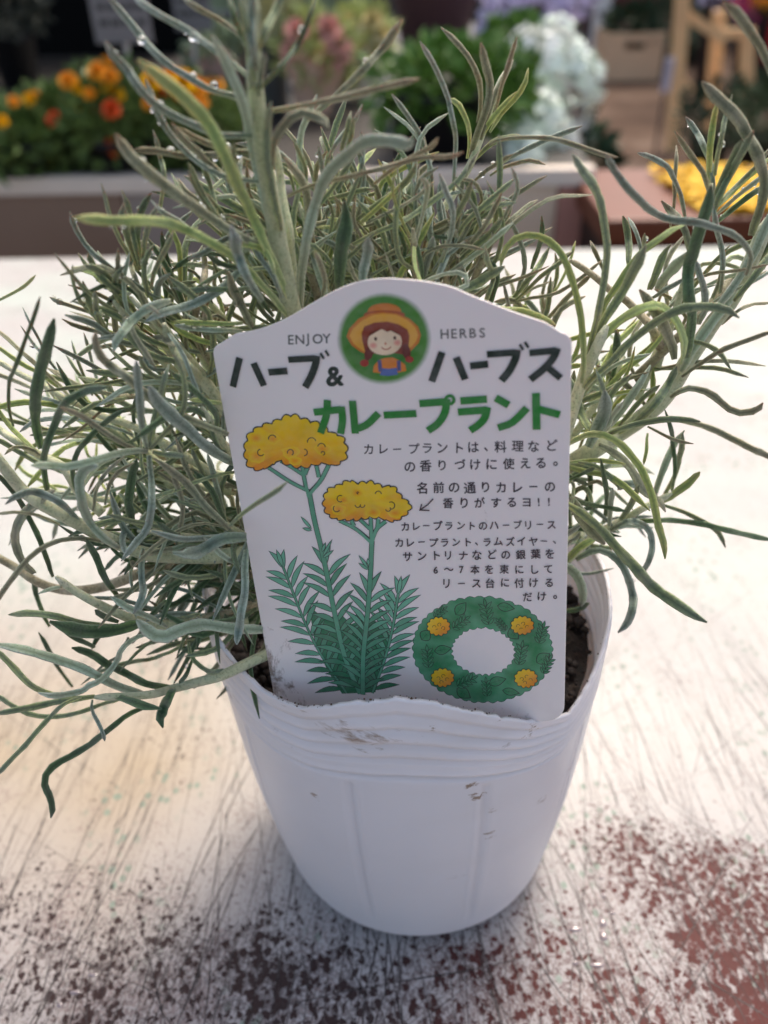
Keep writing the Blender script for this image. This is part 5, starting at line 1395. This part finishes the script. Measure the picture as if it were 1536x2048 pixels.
lf('J', 'B', 19, [(515, 1950), (560, 1900), (600, 1810), (600, 1720), (570, 1620), (520, 1530), (440, 1470), (360, 1470), (270, 1520)], -1.6, -2.6)
lf('J', 'B', 17, [(632, 1640), (660, 1590), (700, 1520), (715, 1420), (690, 1340), (630, 1300), (560, 1300), (470, 1345)], -.8)
lf('J', 'D', 14, [(1430, 1408), (1300, 1380), (1150, 1345), (1000, 1310), (860, 1290), (740, 1290), (640, 1290)], -.6, -.8)
lf('J', 'G', 12, [(1145, 1450), (1120, 1390), (1080, 1340), (1000, 1290), (900, 1240), (780, 1200)], -.4)
lf('J', 'S', 20, [(830, 1130), (740, 1180), (650, 1225), (560, 1280), (460, 1330), (330, 1420), (200, 1540), (100, 1650)], -.8, -.6, True)
lf('J', 'Y', 17, [(992, 1005), (940, 1060), (880, 1110), (800, 1160), (730, 1200)], -.4)
for q in (('G', 13, [(895, 780), (880, 900), (850, 1020), (780, 1150)]), ('P', 15, [(905, 760), (840, 850), (790, 960), (740, 1110), (720, 1190)]), ('D', 10, [(790, 640), (820, 740), (840, 860), (850, 1000), (830, 1120)]), ('G', 14, [(640, 1080), (600, 1180), (540, 1270), (480, 1330)]), ('B', 18, [(510, 1110), (560, 1075), (620, 1080), (680, 1130)])):
    lf('J', q[0], q[1], q[2], 0)
lf('J', 'G', 21, [(190, 420), (250, 520), (290, 650), (350, 760), (380, 830)], -.8); lf('J', 'B', 33, [(435, 530), (440, 620), (420, 700), (380, 780), (340, 860)], -1.0, -1.4); lf('J', 'P', 24, [(705, 380), (650, 480), (580, 580), (510, 680), (430, 770)], -.5)
lf('J', 'G', 15, [(385, 405), (410, 470), (440, 560), (450, 640)], -.6); lf('J', 'D', 12, [(510, 170), (520, 260), (500, 380), (460, 520)], .2); lf('J', 'G', 19, [(860, 390), (820, 480), (740, 600), (640, 700), (520, 780)], -.7, -.6)
lf('J', 'K', 12, [(1440, 180), (1250, 240), (1120, 300), (1000, 370), (890, 450)], -.2, -.6); lf('J', 'K', 15, [(390, 380), (500, 450), (590, 520), (670, 610)], .4)
for q in (('D', 15, [(340, 1075), (240, 1040), (160, 1010)]), ('G', 13, [(530, 1115), (500, 1070), (450, 1020), (370, 970), (280, 950)]), ('D', 11, [(410, 930), (440, 1060), (450, 1180), (430, 1300)]), ('K', 9, [(440, 1090), (400, 1060), (330, 1080), (260, 1110)]), ('K', 33, [(440, 1430), (360, 1350), (300, 1260), (230, 1160)]),
          ('Y', 16, [(400, 1390), (300, 1440), (200, 1540)]), ('D', 13, [(345, 1775), (280, 1810), (200, 1820)]), ('D', 12, [(422, 1205), (310, 1225), (230, 1260)]), ('P', 13, [(480, 1100), (470, 1230), (460, 1320)]), ('K', 9, [(955, 840), (880, 830), (800, 800), (690, 740)]), ('Y', 9, [(665, 965), (680, 880), (690, 780)]), ('G', 14, [(600, 430), (500, 520), (420, 640), (350, 760)]), ('K', 10, [(700, 420), (560, 470), (430, 560)]),
          ('Y', 11, [(560, 960), (460, 945), (350, 940), (230, 950)]), ('D', 10, [(380, 980), (300, 1020), (220, 1060)]), ('P', 16, [(540, 600), (480, 680), (420, 760), (340, 850)]), ('B', 14, [(300, 1310), (260, 1340), (200, 1380)]), ('G', 12, [(760, 500), (680, 560), (600, 640), (520, 740)])):
    lf('J', q[0], q[1], q[2], -.6)
lf('J', 'P', 28, [(295, 1790), (310, 1720), (280, 1620), (210, 1560), (150, 1540)], -1.6)
# --- left middle
lf('H', 'B', 27, [(870, 505), (930, 600), (1020, 690), (1100, 760), (1200, 850), (1290, 910), (1370, 955)], -2.2, -4.0)
lf('H', 'K', 20, [(565, 190), (560, 250), (590, 330), (650, 390), (740, 450), (850, 550), (980, 640), (1120, 700), (1340, 785)], -2.6, -3.2)
lf('H', 'D', 17, [(635, 512), (540, 525), (450, 550), (380, 600), (320, 720), (280, 830), (255, 950), (265, 1050), (285, 1130)], -2.6, -3.6)
lf('H', 'K', 14, [(350, 625), (440, 660), (540, 720), (640, 790), (740, 850), (840, 890)], -2.6, -3.8)
lf('H', 'P', 18, [(180, 970), (280, 965), (400, 975), (520, 950), (650, 910), (780, 880), (865, 885)], -2.8, -4.2)
lf('H', 'B', 17, [(795, 360), (810, 480), (820, 600), (830, 720), (860, 870)], -2.8, -3.6); lf('H', 'G', 20, [(985, 370), (960, 480), (930, 600), (900, 720), (875, 860)], -2.8, -3.0)
lf('H', 'G', 14, [(1015, 320), (1060, 400), (1080, 500), (1080, 600), (1040, 700), (960, 780), (880, 870)], -2.8, -3.2); lf('H', 'B', 18, [(710, 1530), (790, 1430), (860, 1330), (890, 1200), (885, 1050), (868, 910)], -2.8, -4.0)
lf('H', 'G', 15, [(1075, 912), (980, 905), (890, 890)], -2.8, -3.4)
lf('H', 'D', 12, [(745, 633), (650, 690), (570, 750), (500, 830), (450, 900), (425, 1000), (440, 1100), (490, 1200)], -2.2, -2.6)
lf('H', 'P', 21, [(575, 968), (500, 985), (465, 1060), (475, 1170), (520, 1290), (600, 1390), (700, 1450)], -2.8, -3.8)
lf('H', 'K', 10, [(730, 915), (660, 970), (600, 1040), (555, 1130), (545, 1230)], -2.4); lf('H', 'K', 10, [(790, 950), (700, 1000), (640, 1080), (615, 1200)], -2.4)
lf('H', 'D', 20, [(800, 930), (770, 1040), (755, 1180), (775, 1310), (815, 1400)], -2.3, -2.6); lf('H', 'K', 12, [(1000, 1000), (1050, 1120), (1070, 1230), (1050, 1350), (1030, 1450)], -2.4)
lf('H', 'K', 19, [(905, 925), (1000, 1000), (1100, 1080), (1180, 1180), (1270, 1270), (1340, 1340)], -2.6, -3.0)
lf('H', 'S', 32, [(-60, 870), (40, 1000), (120, 1100), (220, 1180), (350, 1250), (500, 1330), (640, 1400), (760, 1450), (880, 1490), (1050, 1500), (1250, 1500), (1450, 1480)], -1.8, -3.0, True)
lf('H', 'B', 18, [(30, 1195), (130, 1130), (230, 1130), (340, 1180), (410, 1240), (480, 1320)], -2.6, -3.8)
lf('H', 'K', 23, [(320, 1118), (240, 1170), (160, 1220), (100, 1330), (90, 1430), (130, 1530), (200, 1600)], -2.4, -3.6)
lf('H', 'K', 8, [(-40, 1255), (100, 1240), (230, 1260), (350, 1310)], -2.8, -3.4); lf('H', 'K', 13, [(-40, 1800), (60, 1640), (150, 1530), (260, 1440), (380, 1400), (520, 1395), (660, 1430)], -2.6, -4.2)
lf('H', 'B', 33, [(1008, 1480), (1100, 1490), (1200, 1450), (1300, 1400), (1440, 1385)], -3.2, -4.2); lf('H', 'B', 16, [(885, 1350), (980, 1380), (1080, 1400), (1200, 1390), (1330, 1370)], -2.8)
lf('H', 'D', 15, [(505, 1395), (560, 1500), (600, 1600), (650, 1680), (700, 1750)], -2.4)
lf('H', 'S', 25, [(330, 1620), (420, 1690), (540, 1760), (660, 1820), (790, 1870), (950, 1900), (1200, 1900), (1450, 1860)], -2.0, -3.0, True)
lf('H', 'G', 15, [(50, 1840), (180, 1830), (320, 1850), (480, 1890), (640, 1910), (800, 1900)], -2.8, -3.8); lf('H', 'D', 32, [(290, 1880), (400, 1920), (540, 1940), (680, 1930), (820, 1890)], -2.9, -3.8)
lf('H', 'P', 30, [(800, 1870), (870, 1940), (960, 1970), (1080, 1920), (1200, 1900), (1350, 1920), (1540, 1930)], -3.0, -4.2)
lf('H', 'B', 21, [(1385, 2015), (1395, 1950), (1410, 1820), (1430, 1700), (1430, 1580), (1440, 1460)], -3.0, -4.4); lf('H', 'P', 16, [(640, 1730), (750, 1800), (860, 1850), (980, 1910)], -2.8)
lf('H', 'B', 17, [(780, 1835), (840, 1720), (830, 1640), (825, 1540), (840, 1450)], -2.6, -3.6); lf('H', 'P', 10, [(220, 1720), (300, 1690), (360, 1680)], -3)
for tl, k, w, p in (('I', 'D', 10, [(228, 188), (270, 260), (310, 340), (350, 410), (430, 515)]), ('H', 'B', 12, [(115, 772), (200, 710), (340, 690), (480, 700), (620, 730), (780, 790)]), ('H', 'K', 8, [(25, 905), (90, 860), (180, 870), (240, 910)]), ('H', 'D', 13, [(-30, 1000), (100, 1150), (180, 1290), (230, 1400), (270, 1500), (310, 1620)]),
                    ('H', 'D', 12, [(200, 1620), (210, 1720), (250, 1830), (290, 1910)]), ('H', 'G', 12, [(1120, 870), (1180, 1000), (1240, 1130), (1310, 1300)]), ('H', 'P', 12, [(1215, 900), (1250, 1020), (1290, 1180), (1320, 1300)]), ('H', 'G', 12, [(1360, 960), (1300, 1080), (1310, 1250), (1330, 1330)]), ('H', 'B', 13, [(860, 285), (850, 350), (890, 400), (990, 410)]),
                    ('H', 'Y', 12, [(1110, 585), (1200, 590), (1310, 605)]), ('H', 'G', 12, [(815, 330), (850, 400), (920, 450), (1000, 440)]), ('H', 'G', 13, [(690, 1130), (760, 1180), (840, 1250)])):
    lf(tl, k, w, p, -1.6)
lf('H', 'S', 27, [(960, 140), (1020, 280), (1090, 380), (1160, 450), (1260, 560), (1400, 760)], -1.0, -1.4, True)
lf('H', 'S', 18, [(-60, 330), (130, 440), (260, 500), (370, 570), (480, 620), (600, 680), (780, 740), (1000, 860), (1300, 1050)], -.2, .8, True)
for k, w, p in (('B', 7, [(130, 40), (200, 180), (270, 310), (350, 430), (500, 550)]), ('B', 7, [(120, 150), (200, 260), (280, 350), (370, 450), (440, 540)]), ('K', 11, [(-40, 150), (100, 280), (200, 370), (330, 480), (430, 590)]), ('Y', 12, [(-40, 250), (120, 370), (230, 430), (370, 530)]), ('B', 12, [(85, 520), (200, 560), (330, 600), (470, 650)]),
                ('G', 9, [(420, 235), (450, 340), (490, 440), (540, 560)]), ('G', 9, [(385, 320), (450, 420), (530, 520), (650, 640)]), ('B', 8, [(490, 190), (530, 330), (570, 470), (620, 600)]), ('K', 10, [(-40, 420), (80, 470), (200, 520)]), ('P', 10, [(600, 490), (640, 580), (700, 680)]), ('Y', 10, [(330, 410), (420, 500), (520, 600), (640, 690)])):
    lf('H', k, w, p, .4, .9)
lf('H', 'S', 21, [(-60, 690), (0, 760), (120, 840), (240, 910), (360, 970), (420, 1050), (460, 1120), (600, 1250)], -1.4, -1.2, True)
lf('H', 'Y', 13, [(-40, 600), (50, 730), (140, 820), (220, 890)], -1.3); lf('H', 'G', 12, [(-40, 800), (60, 860), (180, 930), (300, 980)], -1.4); lf('H', 'D', 9, [(235, -20), (190, 120), (100, 360), (50, 500), (50, 620), (80, 740)], -1.8, -2.4); lf('H', 'D', 25, [(315, 112), (280, 260), (240, 400), (210, 550), (205, 700), (240, 870)], -1.6, -2.4)
lf('A', 'Y', 8, [(208, 1610), (120, 1690), (-20, 1765)], 0)
lf('H', 'W', 25, [(-60, 1480), (100, 1570), (200, 1640), (330, 1690), (460, 1700), (600, 1680), (720, 1640), (850, 1590), (1100, 1560)], -.8, -1.2, True)
# --- leaf lying over the label's left edge
lf('H', 'G', 12, [(1685, 1060), (1600, 1130), (1500, 1190), (1420, 1250), (1340, 1330)], -3.9, -4.4)
# --- lower left
lf('I', 'S', 24, [(560, 575), (700, 570), (880, 560), (1000, 530), (1150, 490), (1300, 450), (1430, 390), (1560, 330), (1750, 250)], -2.6, -4.2, True)
lf('I', 'G', 17, [(-40, 675), (100, 650), (250, 620), (400, 590), (560, 570)], -3.8, -4.4); lf('I', 'P', 21, [(-40, 255), (130, 290), (270, 330), (420, 380), (560, 440), (700, 510), (860, 560)], -3.2, -3.8)
lf('I', 'G', 15, [(-40, 280), (80, 400), (150, 470), (230, 530), (330, 560)], -3.6, -3.6); lf('I', 'G', 12, [(-40, 545), (90, 630), (200, 680), (350, 690), (480, 660), (600, 620), (700, 590)], -3.6, -3.4)
lf('I', 'G', 12, [(-30, 1045), (100, 910), (200, 800), (290, 700), (370, 620), (480, 575)], -4.0, -4.8)
lf('I', 'D', 17, [(300, 1290), (308, 1230), (295, 1160), (265, 1100), (275, 1030), (330, 970), (420, 920), (520, 860), (640, 770), (740, 690), (840, 640)], -3.9, -4.8)
lf('I', 'B', 9, [(620, 835), (610, 790), (580, 720), (540, 650), (545, 590)], -3.9, -4.3); lf('I', 'P', 14, [(225, 545), (300, 565), (380, 560), (470, 540), (540, 500), (600, 470), (680, 380), (720, 290), (790, 230), (870, 200)], -3.2, -4.4)
lf('I', 'D', 18, [(425, 282), (520, 310), (620, 370), (740, 430), (850, 490), (980, 515), (1040, 520)], -3.0, -3.2); lf('I', 'G', 10, [(560, 440), (650, 400), (760, 370), (880, 350), (1000, 310), (1110, 250)], -2.4, -3.0)
lf('I', 'D', 21, [(955, 642), (870, 630), (780, 600), (680, 565)], -4.0, -4.5); lf('I', 'D', 24, [(965, 755), (945, 710), (965, 640), (1000, 570), (1020, 520)], -3.6, -4.2)
for k, w, p in (('D', 12, [(1060, 495), (1100, 440), (1140, 350)]), ('G', 12, [(1320, 405), (1250, 425), (1180, 390), (1130, 330), (1110, 250)]), ('K', 9, [(800, 280), (880, 260), (960, 230)]), ('D', 12, [(380, 195), (460, 230), (560, 280)]), ('D', 13, [(540, 290), (570, 230), (610, 160)]), ('K', 9, [(480, 500), (540, 450), (620, 380), (700, 330), (760, 220)]), ('D', 14, [(560, 60), (620, 100), (700, 130)]), ('D', 11, [(870, 110), (920, 60), (980, 0)]), ('G', 12, [(1000, 110), (1080, 110), (1180, 80)])):
    lf('I', k, w, p, -2.8)
N_TRACED = len(LEAVES)
# --- the crowded inside of the plant: shoots with spiralling leaves
fr = random.Random(77)
def shoot(base, tip, nl, ll, kinds, w=.0019, stemr=.0011, sag=.0):
    base, tip = Vector(base), Vector(tip)
    mid = (base + tip) / 2 + Vector((fr.uniform(-.006, .006), fr.uniform(-.006, .006), sag + fr.uniform(-.002, .006)))
    c = spline([base, mid, tip], 24)
    STEMS.append((ribbon([tuple(p) for p in c[::3]] + [tuple(c[-1])], stemr * 2, 'S', fr.randint(0, 999), n=12, round_=True, taper=(.6, 1)), fr.choice(['S', 'W', 'S'])))
    a0 = fr.uniform(0, 6.28)
    for i in range(nl):
        k = .12 + .86 * (i / nl) ** .8; p = Vector(c[int(k * 23)]); d = (Vector(c[min(23, int(k * 23) + 1)]) - Vector(c[max(0, int(k * 23) - 1)])).normalized()
        u = d.cross(Vector((.31, .2, .9))).normalized(); v = d.cross(u); an = a0 + i * 2.4
        out = u * math.cos(an) + v * math.sin(an)
        op = R(62 - 44 * k) * fr.uniform(.8, 1.25); L = ll * (1.15 - .45 * k) * fr.uniform(.8, 1.35)
        d0 = (d * math.cos(op) + out * math.sin(op)).normalized()
        cu = fr.gauss(.0, .95) - .1
        d1 = (d0 + out * cu * .7 + Vector((0, 0, fr.uniform(-.5, .35)))).normalized(); d2 = (d1 + out * cu * .8 + Vector((fr.gauss(0, .25), 0, fr.uniform(-.6, .3)))).normalized()
        q = [p, p + d0 * L * .33, p + d0 * L * .33 + d1 * L * .33, p + d0 * L * .33 + d1 * L * .33 + d2 * L * .34]
        if min(x.z for x in q) < .012: continue
        # keep clear of the label's printed face
        if any(in_label(x) for x in q): continue
        kd = fr.choice(kinds)
        PROC.append((ribbon(q, w * fr.uniform(.45, .85), kd, fr.randint(0, 9999), n=9), kd, (q[0] - CAM).length + fr.random() * .02))
def in_label(p):
    d = (p - CAM)
    q = TO - CAM; den = d.dot(TN)
    t = q.dot(TN) / den
    h = CAM + d * t - TO; u, v = h.dot(TX), h.dot(TZ)
    inside = -.0015 < u < TW + .0015 and -.01 < v < TH + .008 * (1 - abs(2 * u / TW - 1))
    return inside and t > .985                               # at or in front of the plate
def fill(n, rect, yr, nl, ll, kinds, w=.0019, root=None):
    for i in range(n):
        px, py = fr.uniform(rect[0], rect[2]), fr.uniform(rect[1], rect[3]); y = fr.uniform(*yr) / 100
        tip = at_y(px, py, y)
        b = Vector(root) + Vector((fr.uniform(-.008, .008), fr.uniform(-.006, .006), fr.uniform(-.008, .008))) if root else Vector((fr.uniform(-.02, .02), fr.uniform(-.01, .02), .09))
        # the leafy end only: start along the way
        b2 = b + (tip - b) * .35
        shoot(b2, tip, nl, ll, kinds, w)
GK = ['G', 'G', 'B', 'K', 'P', 'Y', 'G', 'K', 'D']
fill(9, (430, 330, 640, 560), (-1.0, 2.2), 17, .026, GK, .0017, (-.012, .01, .13))
fill(11, (640, 340, 900, 540), (-.8, 3.0), 16, .024, GK, .0016, (.004, .012, .14))
fill(5, (880, 400, 1020, 560), (0, 3.0), 14, .022, ['G', 'G', 'B', 'K'], .0016, (.010, .010, .13))
fill(8, (200, 540, 420, 800), (-2.0, 1.2), 15, .025, GK, .0017, (-.022, .005, .125))
fill(9, (230, 800, 440, 1130), (-2.4, .8), 14, .025, ['G', 'B', 'K', 'D', 'P', 'D'], .0018, (-.020, .002, .115))
fill(9, (320, 1060, 480, 1320), (-2.4, .4), 12, .022, ['D', 'G', 'B', 'K', 'D'], .0018, (-.020, .0, .105))
fill(5, (60, 780, 240, 980), (-1.0, 1.0), 12, .022, ['G', 'P', 'Y'], .0016, (-.030, .005, .12))
fill(4, (1160, 700, 1260, 900), (-.6, 1.5), 12, .022, ['G', 'P', 'Y', 'B'], .0018, (.020, .004, .12))
fill(3, (1150, 960, 1220, 1080), (-1.0, .8), 9, .018, ['G', 'D', 'B'], .0017, (.022, .0, .105))
fill(3, (1020, 560, 1120, 640), (.5, 2.5), 9, .02, ['G', 'K', 'Y'], .0016, (.018, .010, .13))
fill(2, (1380, 480, 1480, 620), (.5, 1.5), 10, .02, ['G', 'P', 'K'], .0015, (.04, .006, .14))
# woody bases rising from the soil
for i in range(13):
    a = i * 2.4; x, y = .010 * math.cos(a) - .004, .008 * math.sin(a) + .004
    tx, ty, tz = [(-.035, -.012, .125), (-.028, .0, .15), (-.012, .01, .165), (.0, .014, .165), (.012, .01, .15), (.028, .003, .135), (.03, .0, .12), (-.04, -.018, .112), (-.02, -.01, .125), (.02, .008, .155), (-.038, 0, .135), (.03, -.004, .11), (-.008, -.006, .15)][i]
    STEMS.append((ribbon([(x, y, .086), (x * 1.3 + tx * .25, y * 1.2 + ty * .25, .1 + (tz - .1) * .4), (tx, ty, tz)], .0030, 'W', i, n=12, round_=True, taper=(.6, 1)), 'W'))
for g_, k in STEMS: emit('stem', g_, k)
PROC.sort(key=lambda a: a[2])
room = max(0, 299 - N_TRACED)
for g_, k, s in LEAVES[:299] + PROC[:room]: emit('leaf', g_, k)
rest = {}
for g_, k, s in PROC[room:] + LEAVES[299:]: rest.setdefault(k, []).append(g_)
V, F, A, Gv, T, MI = [], [], [], [], [], []
ks = list(rest)
for mi, k in enumerate(ks):
    for g_ in rest[k]:
        b = len(V); V += [(x - ORG_P.x, y - ORG_P.y, z - ORG_P.z) for x, y, z in g_[0]]; F += [tuple(i + b for i in f) for f in g_[1]]; A += g_[2]; Gv += g_[3]; T += g_[4]; MI += [mi] * len(g_[1])
me = bpy.data.meshes.new('leaf_mass'); me.from_pydata(V, [], F)
for k in ks: me.materials.append(K_[k])
me.polygons.foreach_set('material_index', MI); me.polygons.foreach_set('use_smooth', [True] * len(F))
for nm, dat in (('along', A), ('groove', Gv), ('tone', T)):
    a = me.attributes.new(nm, 'FLOAT', 'POINT'); a.data.foreach_set('value', dat)
me.update(); o = bpy.data.objects.new('leaf_mass', me); coll.objects.link(o); o.parent = plant; o['kind'] = 'stuff'
print('LEAVES traced', N_TRACED, 'proc', len(PROC), 'stems', len(STEMS))
# water beads on the leaves, upper left
G = Geo(); wr = random.Random(12)
sph = []; sf = []
for i in range(1, 7):
    for j in range(10):
        th, ph = math.pi * i / 7, 2 * math.pi * j / 10; sph.append((math.sin(th) * math.cos(ph), math.sin(th) * math.sin(ph), math.cos(th)))
for i in range(5):
    for j in range(10): sf.append((i * 10 + j, (i + 1) * 10 + j, (i + 1) * 10 + (j + 1) % 10, i * 10 + (j + 1) % 10))
sf.append(tuple(range(10))); sf.append(tuple(range(50, 60))[::-1])
def bead(p, r_): G.add([(p[0] + a * r_, p[1] + b * r_, p[2] + c * r_) for a, b, c in sph], sf)
n_ = 0
for gi, (g_, k, s) in enumerate(LEAVES):
    if 8 <= gi < 60 or wr.random() < .12:
        vs = g_[0]; n = len(vs) // 8
        for t_ in range(wr.randint(1, 4)):
            i = wr.randint(1, n - 2); j = wr.randint(0, 7)
            if vs[i * 8 + j][2] < .09: continue
            bead(vs[i * 8 + j], wr.choice([.00022, .0003, .0004, .0005, .0007]))
for q, yy in (((386, 152), -1.3), ((428, 170), -1.3), ((283, 80), -1.6), ((405, 415), -1.6), ((320, 208), -2.0)):
    bead(at_y(*q, yy / 100), .00065)
t = NT('water'); M_w = t.done((1, 1, 1), .02, Transmission_Weight=1.0, IOR=1.33)
o = G.obj('water_beads', M_w, plant); o['kind'] = 'stuff'
